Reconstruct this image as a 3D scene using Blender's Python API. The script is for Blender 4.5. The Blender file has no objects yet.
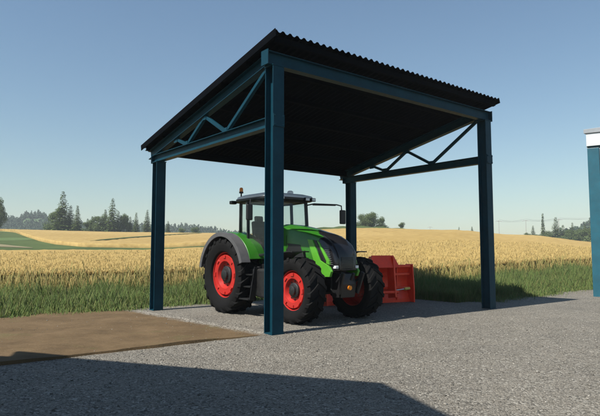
import bpy, math, random
import numpy as np
from mathutils import Vector, Matrix

random.seed(7)
rng = np.random.default_rng(11)
scene = bpy.context.scene
COL = scene.collection
R = math.radians
PI = math.pi

# ------------------------------------------------------------------ frame of the place
YAW = R(38.44)                      # direction of the shed's long front
A0 = (-0.559, 11.788)               # foot of the shed's nearest post
UX, UY = math.cos(YAW), math.sin(YAW)
SW, SD = 8.033, 5.989               # shed bay: front width, depth
SUN_AZ, SUN_EL = R(39.6), R(52)     # the way the light travels


def yard(u, v):
    return (A0[0] + u * UX - v * UY, A0[1] + u * UY + v * UX)


def to_uv(x, y):
    dx, dy = x - A0[0], y - A0[1]
    return dx * UX + dy * UY, -dx * UY + dy * UX


# ------------------------------------------------------------------ mesh builder
class MB:
    def __init__(self):
        self.v = []
        self.f = []
        self.m = []
        self.mi = 0

    def add(self, vs, fs):
        o = len(self.v)
        self.v += [tuple(p) for p in vs]
        self.f += [tuple(i + o for i in f) for f in fs]
        self.m += [self.mi] * len(fs)
        return self

    def box(self, c, s, rot=None):
        x, y, z = s[0] / 2, s[1] / 2, s[2] / 2
        vs = [Vector(p) for p in ((-x, -y, -z), (x, -y, -z), (x, y, -z), (-x, y, -z), (-x, -y, z), (x, -y, z), (x, y, z), (-x, y, z))]
        if rot is not None:
            vs = [rot @ p for p in vs]
        c = Vector(c)
        return self.add([p + c for p in vs], [(3, 2, 1, 0), (4, 5, 6, 7), (0, 1, 5, 4), (1, 2, 6, 5), (2, 3, 7, 6), (3, 0, 4, 7)])

    def b2(self, x0, x1, y0, y1, z0, z1):
        return self.box(((x0 + x1) / 2, (y0 + y1) / 2, (z0 + z1) / 2), (x1 - x0, y1 - y0, z1 - z0))

    def bar(self, p0, p1, w, h, up=(0, 0, 1)):
        p0, p1 = Vector(p0), Vector(p1)
        d = p1 - p0
        L = d.length
        x = d.normalized()
        y = Vector(up).cross(x).normalized()
        z = x.cross(y)
        m = Matrix((x, y, z)).transposed()
        return self.box((p0 + p1) / 2, (L, w, h), m)

    def ibeam(self, p0, p1, w, h, t=0.018, up=(0, 0, 1)):
        p0, p1 = Vector(p0), Vector(p1)
        x = (p1 - p0).normalized()
        y = Vector(up).cross(x).normalized()
        z = x.cross(y)
        for s in (-1, 1):
            o = z * (s * (h - t) / 2)
            self.bar(p0 + o, p1 + o, w, t, up)
        self.bar(p0, p1, t * 0.8, h - 2 * t, up)
        return self

    def tube(self, p0, p1, r0, r1=None, n=12, caps=True):
        r1 = r0 if r1 is None else r1
        p0, p1 = Vector(p0), Vector(p1)
        d = (p1 - p0).normalized()
        a = d.orthogonal().normalized()
        b = d.cross(a)
        vs = []
        for p, r in ((p0, r0), (p1, r1)):
            for k in range(n):
                t = 2 * PI * k / n
                vs.append(p + (a * math.cos(t) + b * math.sin(t)) * r)
        fs = [(k, (k + 1) % n, n + (k + 1) % n, n + k) for k in range(n)]
        if caps:
            fs += [tuple(range(n - 1, -1, -1)), tuple(range(n, 2 * n))]
        return self.add(vs, fs)

    def pipe(self, pts, r, n=10):
        pts = [Vector(p) for p in pts]
        rings = []
        a = (pts[1] - pts[0]).orthogonal().normalized()
        for i, p in enumerate(pts):
            d = (pts[min(i + 1, len(pts) - 1)] - pts[max(i - 1, 0)]).normalized()
            a = (a - d * a.dot(d)).normalized()
            b = d.cross(a)
            rings.append([p + (a * math.cos(2 * PI * k / n) + b * math.sin(2 * PI * k / n)) * r for k in range(n)])
        return self.loft(rings)

    def loft(self, rings, caps=True, closed=True):
        n = len(rings[0])
        vs = [p for r in rings for p in r]
        fs = []
        for i in range(len(rings) - 1):
            for k in range(n if closed else n - 1):
                k2 = (k + 1) % n
                fs.append((i * n + k, i * n + k2, (i + 1) * n + k2, (i + 1) * n + k))
        if caps and closed:
            fs += [tuple(range(n - 1, -1, -1)), tuple(range((len(rings) - 1) * n, len(rings) * n))]
        return self.add(vs, fs)

    def lathe(self, prof, c=(0, 0, 0), n=40, axis='y', close=False):
        """prof: (radius, offset along the axis)"""
        vs = []
        for r, h in prof:
            for k in range(n):
                t = 2 * PI * k / n
                a, b = r * math.cos(t), r * math.sin(t)
                p = (a, h, b) if axis == 'y' else ((b, a, h) if axis == 'z' else (h, a, b))
                vs.append((p[0] + c[0], p[1] + c[1], p[2] + c[2]))
        m = len(prof)
        fs = []
        for i in range(m if close else m - 1):
            j = (i + 1) % m
            for k in range(n):
                k2 = (k + 1) % n
                fs.append((i * n + k, j * n + k, j * n + k2, i * n + k2))
        return self.add(vs, fs)

    def prism(self, poly, y0, y1, axis='y'):
        """polygon in the two other axes, pushed along axis"""
        n = len(poly)
        mk = {'y': lambda p, t: (p[0], t, p[1]), 'x': lambda p, t: (t, p[0], p[1]), 'z': lambda p, t: (p[0], p[1], t)}[axis]
        vs = [mk(p, y0) for p in poly] + [mk(p, y1) for p in poly]
        fs = [(k, (k + 1) % n, n + (k + 1) % n, n + k) for k in range(n)]
        fs += [tuple(range(n - 1, -1, -1)), tuple(range(n, 2 * n))]
        return self.add(vs, fs)

    def ball(self, c, r, nu=12, nv=8):
        if not hasattr(r, '__len__'):
            r = (r, r, r)
        rings = []
        for i in range(1, nv):
            t = PI * i / nv
            rings.append([(c[0] + r[0] * math.sin(t) * math.cos(2 * PI * k / nu), c[1] + r[1] * math.sin(t) * math.sin(2 * PI * k / nu), c[2] - r[2] * math.cos(t)) for k in range(nu)])
        return self.loft(rings)

    def build(self, name, mat, parent=None, bevel=0.0, smooth=None, seg=2):
        me = bpy.data.meshes.new(name)
        me.from_pydata(self.v, [], self.f)
        mats = mat if isinstance(mat, (list, tuple)) else [mat]
        for m in mats:
            me.materials.append(m)
        if len(mats) > 1:
            me.polygons.foreach_set('material_index', self.m)
        me.validate()
        fix_normals(me)
        o = bpy.data.objects.new(name, me)
        COL.objects.link(o)
        if parent is not None:
            o.parent = parent
        if smooth is not None:
            me.polygons.foreach_set('use_smooth', [True] * len(me.polygons))
            me.set_sharp_from_angle(angle=R(smooth))
        if bevel:
            b = o.modifiers.new('bevel', 'BEVEL')
            b.width = bevel
            b.segments = seg
            b.limit_method = 'ANGLE'
            b.angle_limit = R(35)
            b.harden_normals = False
        return o


def fix_normals(me):
    import bmesh
    bm = bmesh.new()
    bm.from_mesh(me)
    bmesh.ops.recalc_face_normals(bm, faces=bm.faces)
    bm.to_mesh(me)
    bm.free()


def raw(name, co, faces4, mat, parent=None):
    """fast mesh from numpy: faces4 is (n,k) of equal-size faces"""
    me = bpy.data.meshes.new(name)
    n, k = faces4.shape
    me.vertices.add(len(co))
    me.vertices.foreach_set('co', np.ascontiguousarray(co, dtype=np.float32).ravel())
    me.loops.add(n * k)
    me.loops.foreach_set('vertex_index', np.ascontiguousarray(faces4, dtype=np.int32).ravel())
    me.polygons.add(n)
    me.polygons.foreach_set('loop_start', np.arange(0, n * k, k, dtype=np.int32))
    me.update(calc_edges=True)
    me.materials.append(mat)
    o = bpy.data.objects.new(name, me)
    COL.objects.link(o)
    if parent is not None:
        o.parent = parent
    return o


def tag(o, label=None, cat=None, group=None, kind=None):
    if label:
        o['label'] = label
    if cat:
        o['category'] = cat
    if group:
        o['group'] = group
    if kind:
        o['kind'] = kind
    return o


def empty(name, loc=(0, 0, 0), rz=0.0, parent=None):
    o = bpy.data.objects.new(name, None)
    o.empty_display_size = 0.3
    COL.objects.link(o)
    o.location = loc
    o.rotation_euler = (0, 0, rz)
    if parent is not None:
        o.parent = parent
    return o


def copy_tree(o, parent=None):
    c = o.copy()
    COL.objects.link(c)
    c.parent = parent
    for ch in list(o.children):
        copy_tree(ch, c)
    return c


# ------------------------------------------------------------------ materials
class NT:
    def __init__(self, name):
        self.mat = bpy.data.materials.new(name)
        self.mat.use_nodes = True
        self.t = self.mat.node_tree
        self.bsdf = self.t.nodes['Principled BSDF']
        self.out = self.t.nodes['Material Output']

    def n(self, typ, **kw):
        nd = self.t.nodes.new(typ)
        for k, v in kw.items():
            if k.startswith('i_'):
                nd.inputs[k[2:].replace('_', ' ')].default_value = v
            else:
                setattr(nd, k, v)
        return nd

    def link(self, a, b):
        self.t.links.new(a, b)

    def noise(self, scale, detail=4, rough=0.6, coord='Object', vec=None, dist=0.0):
        nd = self.n('ShaderNodeTexNoise')
        nd.inputs['Scale'].default_value = scale
        nd.inputs['Detail'].default_value = detail
        nd.inputs['Roughness'].default_value = rough
        nd.inputs['Distortion'].default_value = dist
        if vec is None:
            vec = self.n('ShaderNodeTexCoord').outputs[coord]
        self.link(vec, nd.inputs['Vector'])
        return nd.outputs['Fac']

    def ramp(self, fac, stops):
        nd = self.n('ShaderNodeValToRGB')
        cr = nd.color_ramp
        while len(cr.elements) < len(stops):
            cr.elements.new(0.5)
        for e, (p, c) in zip(cr.elements, stops):
            e.position = p
            e.color = (*c, 1) if len(c) == 3 else c
        self.link(fac, nd.inputs['Fac'])
        return nd.outputs['Color']

    def math(self, op, a, b=None, c=None, clamp=False):
        nd = self.n('ShaderNodeMath', operation=op, use_clamp=clamp)
        for i, v in enumerate((a, b, c)):
            if v is None:
                continue
            if isinstance(v, (int, float)):
                nd.inputs[i].default_value = v
            else:
                self.link(v, nd.inputs[i])
        return nd.outputs[0]

    def mix(self, fac, a, b, blend='MIX'):
        nd = self.n('ShaderNodeMix', data_type='RGBA', blend_type=blend)
        for sock, v in ((nd.inputs[0], fac), (nd.inputs[6], a), (nd.inputs[7], b)):
            if isinstance(v, (int, float)):
                sock.default_value = v
            elif isinstance(v, tuple):
                sock.default_value = (*v, 1)
            else:
                self.link(v, sock)
        return nd.outputs[2]

    def bump(self, h, strength, dist):
        nd = self.n('ShaderNodeBump')
        nd.inputs['Strength'].default_value = strength
        nd.inputs['Distance'].default_value = dist
        self.link(h, nd.inputs['Height'])
        self.link(nd.outputs['Normal'], self.bsdf.inputs['Normal'])
        return nd

    def set(self, color=None, rough=None, metal=None, spec=None):
        b = self.bsdf.inputs
        for k, v in (('Base Color', color), ('Roughness', rough), ('Metallic', metal), ('Specular IOR Level', spec)):
            if v is None:
                continue
            if isinstance(v, (int, float)):
                b[k].default_value = v
            elif isinstance(v, tuple):
                b[k].default_value = (*v, 1)
            else:
                self.link(v, b[k])
        return self.mat


def paint(name, col, rough=0.4, var=0.25, scale=3.0, metal=0.0, spec=0.5, dirt=None, dirt_amt=0.35):
    t = NT(name)
    f = t.noise(scale, 6, 0.65)
    lo = tuple(c * (1 - var) for c in col)
    hi = tuple(min(1, c * (1 + var)) for c in col)
    c = t.ramp(f, [(0.3, lo), (0.7, hi)])
    if dirt:
        f2 = t.noise(scale * 4.3, 8, 0.75)
        m = t.ramp(f2, [(0.48, (0, 0, 0)), (0.72, (dirt_amt,) * 3)])
        c = t.mix(m, c, dirt)
    r = t.math('MULTIPLY_ADD', t.noise(scale * 7, 4), 0.25, rough - 0.12)
    return t.set(c, r, metal, spec)


M = {}
M['steel'] = paint('blue_steel_paint', (0.0028, 0.036, 0.058), 0.5, 0.22, 2.0, dirt=(0.008, 0.04, 0.062), dirt_amt=0.4, spec=0.15)
M['steel_bright'] = paint('teal_steel_paint', (0.014, 0.095, 0.135), 0.42, 0.2, 2.0, dirt=(0.04, 0.09, 0.11), dirt_amt=0.4)
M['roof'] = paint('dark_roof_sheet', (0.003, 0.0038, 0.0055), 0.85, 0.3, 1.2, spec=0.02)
M['galv'] = paint('pale_sheet', (0.6, 0.62, 0.62), 0.45, 0.12, 2.0)
M['hallroof'] = paint('grey_roof_sheet', (0.27, 0.29, 0.31), 0.6, 0.15, 2.0)
M['concrete'] = paint('concrete_pad', (0.28, 0.27, 0.25), 0.9, 0.2, 5.0)
M['green'] = paint('green_paint', (0.022, 0.138, 0.010), 0.32, 0.12, 2.5, dirt=(0.07, 0.12, 0.035), dirt_amt=0.35)
M['green_sunlit'] = paint('sunlit_light_green', (0.085, 0.33, 0.026), 0.32, 0.12, 2.5, dirt=(0.13, 0.2, 0.06), dirt_amt=0.3)  # light accent green, brightened so the colour stands in for sun on it
M['red'] = paint('red_paint', (0.97, 0.06, 0.02), 0.35, 0.12, 3.0, dirt=(0.55, 0.06, 0.03), dirt_amt=0.35)
M['red_rim'] = paint('red_rim_paint', (0.42, 0.016, 0.012), 0.4, 0.15, 3.0, dirt=(0.2, 0.05, 0.035), dirt_amt=0.5)
M['black'] = paint('black_plastic', (0.009, 0.009, 0.010), 0.45, 0.3, 4.0)
M['gloss'] = paint('gloss_black', (0.012, 0.012, 0.014), 0.18, 0.2, 4.0)
M['grey'] = paint('grey_plastic', (0.08, 0.08, 0.085), 0.5, 0.2, 4.0)
M['chassis'] = paint('chassis_grey', (0.008, 0.0085, 0.0095), 0.5, 0.25, 4.0, dirt=(0.08, 0.07, 0.055), dirt_amt=0.3)
M['rubber'] = paint('tyre_rubber', (0.0045, 0.0045, 0.005), 0.85, 0.35, 5.0, spec=0.2, dirt=(0.016, 0.014, 0.011), dirt_amt=0.3)
M['white'] = paint('pale_grey_paint', (0.8, 0.81, 0.82), 0.35, 0.05, 3.0)
M['chrome'] = paint('bare_metal', (0.6, 0.6, 0.6), 0.3, 0.1, 6.0, metal=0.9)
M['amber'] = paint('amber_lens', (0.8, 0.25, 0.02), 0.15, 0.05, 6.0)
M['lens'] = paint('clear_lens', (0.7, 0.72, 0.74), 0.08, 0.05, 8.0)
M['yellow'] = paint('yellow_paint', (0.62, 0.45, 0.10), 0.4, 0.15, 8.0)
M['fabric'] = paint('seat_fabric', (0.03, 0.03, 0.034), 0.9, 0.3, 12.0)
M['wood'] = paint('weathered_wood', (0.16, 0.10, 0.06), 0.85, 0.3, 2.0)
M['pole'] = paint('grey_pole_wood', (0.36, 0.34, 0.32), 0.85, 0.2, 2.0)
M['cable'] = paint('cable', (0.12, 0.12, 0.13), 0.6, 0.1, 2.0)
M['brick'] = paint('barn_brick', (0.28, 0.12, 0.08), 0.85, 0.3, 6.0)
M['barnroof'] = paint('barn_roof', (0.10, 0.05, 0.04), 0.8, 0.3, 2.5)
M['bark'] = paint('bark', (0.07, 0.05, 0.035), 0.9, 0.3, 3.0)
M['bird'] = paint('bird_grey', (0.16, 0.16, 0.17), 0.8, 0.2, 9.0)


def glass_mat(name, tint, gloss=0.12):
    t = NT(name)
    tr = t.n('ShaderNodeBsdfTransparent')
    tr.inputs['Color'].default_value = (*tint, 1)
    gl = t.n('ShaderNodeBsdfGlossy')
    gl.inputs['Roughness'].default_value = 0.03
    lw = t.n('ShaderNodeLayerWeight')
    lw.inputs['Blend'].default_value = 0.5
    fr = t.math('MULTIPLY_ADD', t.math('POWER', lw.outputs['Facing'], 4.0), 0.45, 0.03)
    mx = t.n('ShaderNodeMixShader')
    t.link(fr, mx.inputs[0])
    t.link(tr.outputs[0], mx.inputs[1])
    t.link(gl.outputs[0], mx.inputs[2])
    t.link(mx.outputs[0], t.out.inputs['Surface'])
    return t.mat


M['glass'] = glass_mat('cab_glass', (0.92, 0.95, 0.94))


def leaf_mat(name, cols, trans=0.25, rough=0.7, up=0.0):
    t = NT(name)
    geo = t.n('ShaderNodeNewGeometry')
    if up:
        vm = t.n('ShaderNodeMix', data_type='VECTOR')
        vm.inputs[0].default_value = up
        t.link(geo.outputs['Normal'], vm.inputs[4])
        vm.inputs[5].default_value = (0, 0, 1)
        nn = t.n('ShaderNodeVectorMath', operation='NORMALIZE')
        t.link(vm.outputs[1], nn.inputs[0])
        t.link(nn.outputs[0], t.bsdf.inputs['Normal'])
    c = t.ramp(geo.outputs['Random Per Island'], [(i / max(1, len(cols) - 1), k) for i, k in enumerate(cols)])
    t.set(c, rough, 0.0, 0.25)
    tl = t.n('ShaderNodeBsdfTranslucent')
    t.link(c, tl.inputs['Color'])
    mx = t.n('ShaderNodeMixShader')
    mx.inputs[0].default_value = trans
    t.link(t.bsdf.outputs[0], mx.inputs[1])
    t.link(tl.outputs[0], mx.inputs[2])
    t.link(mx.outputs[0], t.out.inputs['Surface'])
    return t.mat


M['grass'] = leaf_mat('tall_grass', [(0.105, 0.175, 0.045), (0.14, 0.21, 0.057), (0.175, 0.225, 0.07), (0.24, 0.24, 0.09)], 0.45, up=0.75)
M['wheat_stalk'] = leaf_mat('wheat_stalk', [(0.64, 0.47, 0.18), (0.69, 0.52, 0.205), (0.73, 0.56, 0.23), (0.58, 0.42, 0.16)], 0.5, up=0.75)
M['dry_weed'] = leaf_mat('dry_weed', [(0.30, 0.24, 0.085), (0.42, 0.32, 0.12), (0.22, 0.24, 0.075)], 0.45, up=0.5)
M['spruce'] = leaf_mat('spruce_needles', [(0.06, 0.095, 0.028), (0.10, 0.145, 0.042), (0.15, 0.185, 0.06)], 0.25)
M['broadleaf'] = leaf_mat('broad_leaves', [(0.06, 0.092, 0.03), (0.10, 0.142, 0.045), (0.14, 0.18, 0.07)], 0.3)
M['forest'] = leaf_mat('forest_leaves', [(0.022, 0.045, 0.026), (0.036, 0.066, 0.034), (0.05, 0.082, 0.04)], 0.1)


def wheat_canopy_mat():
    t = NT('wheat_canopy')
    tc = t.n('ShaderNodeTexCoord').outputs['Object']
    big = t.noise(0.035, 3, 0.5, vec=tc)
    mid = t.noise(0.9, 5, 0.65, vec=tc)
    fine = t.noise(9.0, 4, 0.7, vec=tc)
    c = t.ramp(fine, [(0.25, (0.315, 0.222, 0.082)), (0.5, (0.37, 0.27, 0.105)), (0.75, (0.42, 0.315, 0.13))])
    c2 = t.ramp(mid, [(0.3, (0.74, 0.69, 0.60)), (0.7, (1.12, 1.10, 1.08))])
    c = t.mix(1.0, c, c2, 'MULTIPLY')
    c3 = t.ramp(big, [(0.35, (0.9, 0.88, 0.84)), (0.65, (1.05, 1.05, 1.08))])
    c = t.mix(1.0, c, c3, 'MULTIPLY')
    h = t.math('ADD', t.math('MULTIPLY', fine, 0.5), mid)
    t.bump(h, 0.25, 0.2)
    return t.set(c, 0.95, 0, 0.1)


M['wheat'] = wheat_canopy_mat()


def ground_mat():
    """gravel yard, grass and soil beyond it, told apart by where they lie"""
    t = NT('yard_gravel')
    geo = t.n('ShaderNodeNewGeometry').outputs['Position']
    # gravel: two sizes of stones
    vo = t.n('ShaderNodeTexVoronoi', feature='F1')
    vo.inputs['Scale'].default_value = 38.0
    vo.inputs['Randomness'].default_value = 1.0
    t.link(geo, vo.inputs['Vector'])
    vs = t.n('ShaderNodeTexVoronoi', feature='F1')
    vs.inputs['Scale'].default_value = 88.0
    t.link(geo, vs.inputs['Vector'])
    sep = t.n('ShaderNodeSeparateColor')
    t.link(vo.outputs['Color'], sep.inputs[0])
    cg = t.ramp(sep.outputs[0], [(0.0, (0.075, 0.068, 0.059)), (0.35, (0.205, 0.188, 0.159)), (0.7, (0.35, 0.325, 0.28)), (1.0, (0.58, 0.55, 0.485))])
    sep2 = t.n('ShaderNodeSeparateColor')
    t.link(vs.outputs['Color'], sep2.inputs[0])
    cg2 = t.ramp(sep2.outputs[1], [(0.0, (0.10, 0.09, 0.075)), (1.0, (0.46, 0.42, 0.355))])
    pat = t.ramp(t.noise(5.0, 4, 0.7, vec=geo), [(0.4, (0, 0, 0)), (0.6, (1, 1, 1))])
    cg = t.mix(pat, cg, cg2)
    wide = t.ramp(t.noise(0.5, 5, 0.65, vec=geo), [(0.3, (0.55, 0.55, 0.545)), (0.7, (0.74, 0.735, 0.72))])
    cg = t.mix(1.0, cg, wide, 'MULTIPLY')
    # earth and turf beyond the yard
    cs = t.ramp(t.noise(1.5, 6, 0.7, vec=geo), [(0.3, (0.06, 0.10, 0.03)), (0.55, (0.09, 0.14, 0.04)), (0.8, (0.13, 0.15, 0.06))])
    at = t.n('ShaderNodeAttribute', attribute_name='turf')
    edge = t.math('ADD', at.outputs['Fac'], t.math('MULTIPLY_ADD', t.noise(2.2, 5, 0.7, vec=geo), 0.9, -0.45))
    m = t.ramp(edge, [(0.42, (0, 0, 0)), (0.58, (1, 1, 1))])
    c = t.mix(m, cg, cs)
    h = t.math('SUBTRACT', 1.0, vo.outputs['Distance'])
    h = t.math('ADD', h, t.math('MULTIPLY', vs.outputs['Distance'], -0.5))
    t.bump(h, 1.0, 0.02)
    return t.set(c, 0.88, 0, 0.3)


M['ground'] = ground_mat()


def dirt_mat():
    t = NT('bare_dirt')
    geo = t.n('ShaderNodeNewGeometry').outputs['Position']
    c = t.ramp(t.noise(1.1, 7, 0.72, vec=geo), [(0.25, (0.074, 0.050, 0.027)), (0.5, (0.115, 0.078, 0.042)), (0.75, (0.158, 0.108, 0.060))])
    g = t.ramp(t.noise(0.75, 5, 0.7, vec=geo, dist=0.6), [(0.56, (0, 0, 0)), (0.78, (0.5, 0.5, 0.5))])
    c = t.mix(g, c, (0.085, 0.105, 0.035))
    st = t.ramp(t.noise(26, 3, 0.7, vec=geo), [(0.62, (0, 0, 0)), (0.72, (0.6, 0.6, 0.6))])
    c = t.mix(st, c, (0.27, 0.22, 0.16))
    h = t.math('ADD', t.noise(3.5, 8, 0.7, vec=geo), t.math('MULTIPLY', t.noise(30, 5, 0.7, vec=geo), 0.25))
    t.bump(h, 0.6, 0.06)
    at = t.n('ShaderNodeAttribute', attribute_name='thin')
    e = t.math('ADD', at.outputs['Fac'], t.math('MULTIPLY_ADD', t.noise(3.0, 7, 0.75, vec=geo), 1.1, -0.55))
    mk = t.ramp(e, [(0.42, (0, 0, 0)), (0.75, (1, 1, 1))])
    vo = t.n('ShaderNodeTexVoronoi', feature='F1')
    vo.inputs['Scale'].default_value = 38.0
    t.link(geo, vo.inputs['Vector'])
    sp = t.n('ShaderNodeSeparateColor')
    t.link(vo.outputs['Color'], sp.inputs[0])
    gc = t.ramp(sp.outputs[0], [(0.0, (0.04, 0.036, 0.031)), (0.35, (0.13, 0.118, 0.099)), (0.7, (0.235, 0.215, 0.182)), (1.0, (0.44, 0.415, 0.36))])
    c = t.mix(mk, c, gc)
    return t.set(c, 0.95, 0, 0.15)


M['dirt'] = dirt_mat()
M['meadow'] = paint('meadow_turf', (0.058, 0.082, 0.026), 0.95, 0.35, 0.12, spec=0.1)
M['track'] = paint('farm_track', (0.19, 0.165, 0.095), 0.95, 0.15, 0.2, spec=0.1)
M['hill'] = paint('hill_turf', (0.06, 0.095, 0.045), 0.95, 0.3, 0.02, spec=0.1)

# ------------------------------------------------------------------ terrain heights
# profiles: bearing in degrees from straight ahead (right positive) -> (distance, height)
PROF = {
    -50: [(0, 0), (16, 0), (24, .10), (45, .45), (66, 1.05), (82, .75), (105, 1.6), (150, 4.6), (210, 8.5), (300, 8.8), (900, 6)],
    -30: [(0, 0), (16, 0), (24, .10), (45, .50), (66, 1.15), (82, .80), (105, 1.6), (150, 4.6), (210, 8.6), (300, 8.8), (900, 6)],
    -16: [(0, 0), (18, 0), (26, .10), (45, .52), (66, 1.20), (82, .95), (105, 1.8), (150, 4.6), (210, 8.1), (300, 8.3), (900, 6)],
    -8: [(0, 0), (20, 0), (28, .15), (45, .75), (66, 1.55), (82, 1.6), (105, 2.5), (150, 5.0), (210, 8.0), (300, 8.2), (900, 6)],
    0: [(0, 0), (22, .02), (32, .45), (60, 1.9), (100, 4.5), (130, 6.1), (150, 6.6), (200, 6.8), (300, 6.5), (900, 6)],
    7: [(0, 0), (23, .04), (32, .55), (60, 2.1), (100, 4.8), (130, 6.5), (150, 7.0), (200, 7.2), (300, 6.5), (900, 6)],
    15: [(0, 0), (23, .04), (32, .50), (60, 2.0), (100, 4.5), (130, 5.9), (150, 6.4), (200, 6.4), (300, 5.5), (900, 6)],
    22: [(0, 0), (24, .03), (32, .40), (60, 1.6), (100, 3.5), (130, 4.6), (150, 4.9), (200, 4.7), (300, 4.5), (900, 6)],
    29: [(0, 0), (24, .02), (32, .25), (60, 1.0), (100, 2.1), (130, 2.8), (150, 3.0), (200, 3.0), (300, 3.5), (900, 6)],
    50: [(0, 0), (24, .02), (32, .20), (60, .8), (100, 1.7), (130, 2.2), (150, 2.4), (200, 2.6), (300, 3.5), (900, 6)],
}
_keys = sorted(PROF)
_rs = np.concatenate([np.arange(0, 60, 1.0), np.arange(60, 240, 3.0), np.arange(240, 920, 20.0)])
_tab = []
for k in _keys:
    pr = np.array(PROF[k], dtype=float)
    z = np.interp(_rs, pr[:, 0], pr[:, 1])
    # soften the corners
    zz = z.copy()
    for w in (1, 2, 1, 2):
        zz[w:-w] = (zz[:-2 * w] + zz[w:-w] * 2 + zz[2 * w:]) / 4
    zz[_rs < 15] = 0
    _tab.append(zz)
_tab = np.array(_tab)


def height(x, y):
    x, y = np.asarray(x, float), np.asarray(y, float)
    r = np.hypot(x, y)
    ph = np.degrees(np.arctan2(x, y))
    ph = np.clip(ph, _keys[0], _keys[-1])
    out = np.zeros_like(r)
    ki = np.clip(np.searchsorted(_keys, ph, side='right') - 1, 0, len(_keys) - 2)
    for i in range(len(_keys) - 1):
        m = ki == i
        if not np.any(m):
            continue
        a, b = _keys[i], _keys[i + 1]
        t = (ph[m] - a) / (b - a)
        t = t * t * (3 - 2 * t)
        out[m] = np.interp(r[m], _rs, _tab[i]) * (1 - t) + np.interp(r[m], _rs, _tab[i + 1]) * t
    # behind the viewer everything is flat
    return np.where(y < 2, 0, out)


def gz(x, y):
    return float(height(np.array([x]), np.array([y]))[0])


def turf_edge(u):
    """the yard's far border, as the v where the verge begins for a given u"""
    u = np.asarray(u, float)
    s = 1 / (1 + np.exp(-(u - 8.75) / 0.22))
    return 6.85 * (1 - s) + 1.45 * s + 0.12 * np.sin(u * 1.7) + 0.08 * np.sin(u * 4.1 + 1)


# ground sheet: a polar sheet round the camera reaching past the hills
def build_ground():
    rr = np.concatenate([np.linspace(0.02, 4, 4), np.arange(5, 30, 0.4), np.arange(30, 60, 1.5), np.arange(60, 240, 4), np.array([250, 280, 320, 380, 460, 560, 700, 900, 1050])])
    ph = np.concatenate([np.arange(-180, -42, 6.0), np.arange(-42, 42, 0.6), np.arange(42, 180, 6.0)])
    n = len(ph)
    P_, R_ = np.meshgrid(np.radians(ph), rr)
    X, Y = R_ * np.sin(P_), R_ * np.cos(P_)
    Z = height(X.ravel(), Y.ravel()).reshape(X.shape)
    # gentle unevenness beyond the yard
    Z += np.where(R_ > 35, 0.06 * np.sin(X * 0.11) * np.cos(Y * 0.07), 0)
    co = np.stack([X.ravel(), Y.ravel(), Z.ravel()], 1)
    i, j = np.meshgrid(np.arange(len(rr) - 1), np.arange(n), indexing='ij')
    j2 = (j + 1) % n
    f = np.stack([i * n + j, (i + 1) * n + j, (i + 1) * n + j2, i * n + j2], -1).reshape(-1, 4)
    o = raw('ground', co, f[:, ::-1], M['ground'])
    U, V = to_uv(co[:, 0], co[:, 1])
    tv = np.clip((V - turf_edge(U)) / 1.2 + 0.45, 0, 1)
    at = o.data.attributes.new('turf', 'FLOAT', 'POINT')
    at.data.foreach_set('value', tv.astype(np.float32))
    o.data.polygons.foreach_set('use_smooth', [True] * len(o.data.polygons))
    tag(o, kind='structure')


build_ground()


# the slightly raised bare dirt beside the shed
def build_dirt():
    def h(u, v):
        # 5 cm lip along the yard edge, thinning out towards the shed and the grass
        r = 0.036 * np.clip((-u - 0.15) / 1.6, 0.0, 1) + 0.012
        return r
    us = np.concatenate([np.arange(-16, -5, 0.4), np.arange(-5, 0.1, 0.1)])
    vs = np.arange(0.0, 7.61, 0.15)
    co, idx = [], {}
    for i, u in enumerate(us):
        for j, v in enumerate(vs):
            du = 0.04 * math.sin(v * 2.3) + 0.05 * math.sin(v * 5.1 + 2)
            # right border runs in a soft curve from the near post to the far one
            uu = u
            umax = 0.0 - 0.38 * (v / 6.0) + du
            t = (u + 16) / 16.0
            uu = -16 + t * (umax + 16)
            vv = v + (0.018 * math.sin(uu * 3.1) + 0.012 * math.sin(uu * 7.7) if j == 0 else 0) + (0.1 * math.sin(uu * 2.2) if j == len(vs) - 1 else 0)
            x, y = yard(uu, vv)
            z = float(h(uu, vv)) * (1 - 0.85 * (v / 7.6) ** 3)
            z += 0.012 * (math.sin(uu * 2.1 + v) * math.cos(v * 2.7)) * min(1, -uu / 2)
            edge_r = max(0.0, 1 - (umax - uu) / 0.8)
            z = max(0.004 - 0.03 * (1 if i == len(us) - 1 else 0), z * (1 - edge_r) + 0.006 * edge_r)
            idx[(i, j)] = len(co)
            co.append((x, y, z))
    f = []
    for i in range(len(us) - 1):
        for j in range(len(vs) - 1):
            f.append((idx[(i, j)], idx[(i + 1, j)], idx[(i + 1, j + 1)], idx[(i, j + 1)]))
    # the little step down to the gravel
    for i in range(len(us) - 1):
        a, b = idx[(i, 0)], idx[(i + 1, 0)]
        xa, xb = co[a], co[b]
        k = len(co)
        off = 0.015
        co.append((xa[0] + off * UY, xa[1] - off * UX, -0.02))
        co.append((xb[0] + off * UY, xb[1] - off * UX, -0.02))
        f.append((a, k, k + 1, b))
    mb = MB()
    mb.add(co, f)
    o = mb.build('dirt_patch', M['dirt'], smooth=50)
    me = o.data
    pc = np.zeros(len(me.vertices) * 3, dtype=np.float32)
    me.vertices.foreach_get('co', pc)
    pc = pc.reshape(-1, 3)
    U, V = to_uv(pc[:, 0], pc[:, 1])
    ed = 0.0 - 0.38 * V / 6.0
    at = me.attributes.new('thin', 'FLOAT', 'POINT')
    at.data.foreach_set('value', np.maximum(np.clip(1.0 - (ed - U) / 0.8, 0, 1), np.clip((V - 7.0) / 1.2, 0, .5)).astype(np.float32))
    tag(o, kind='structure')


build_dirt()


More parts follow.
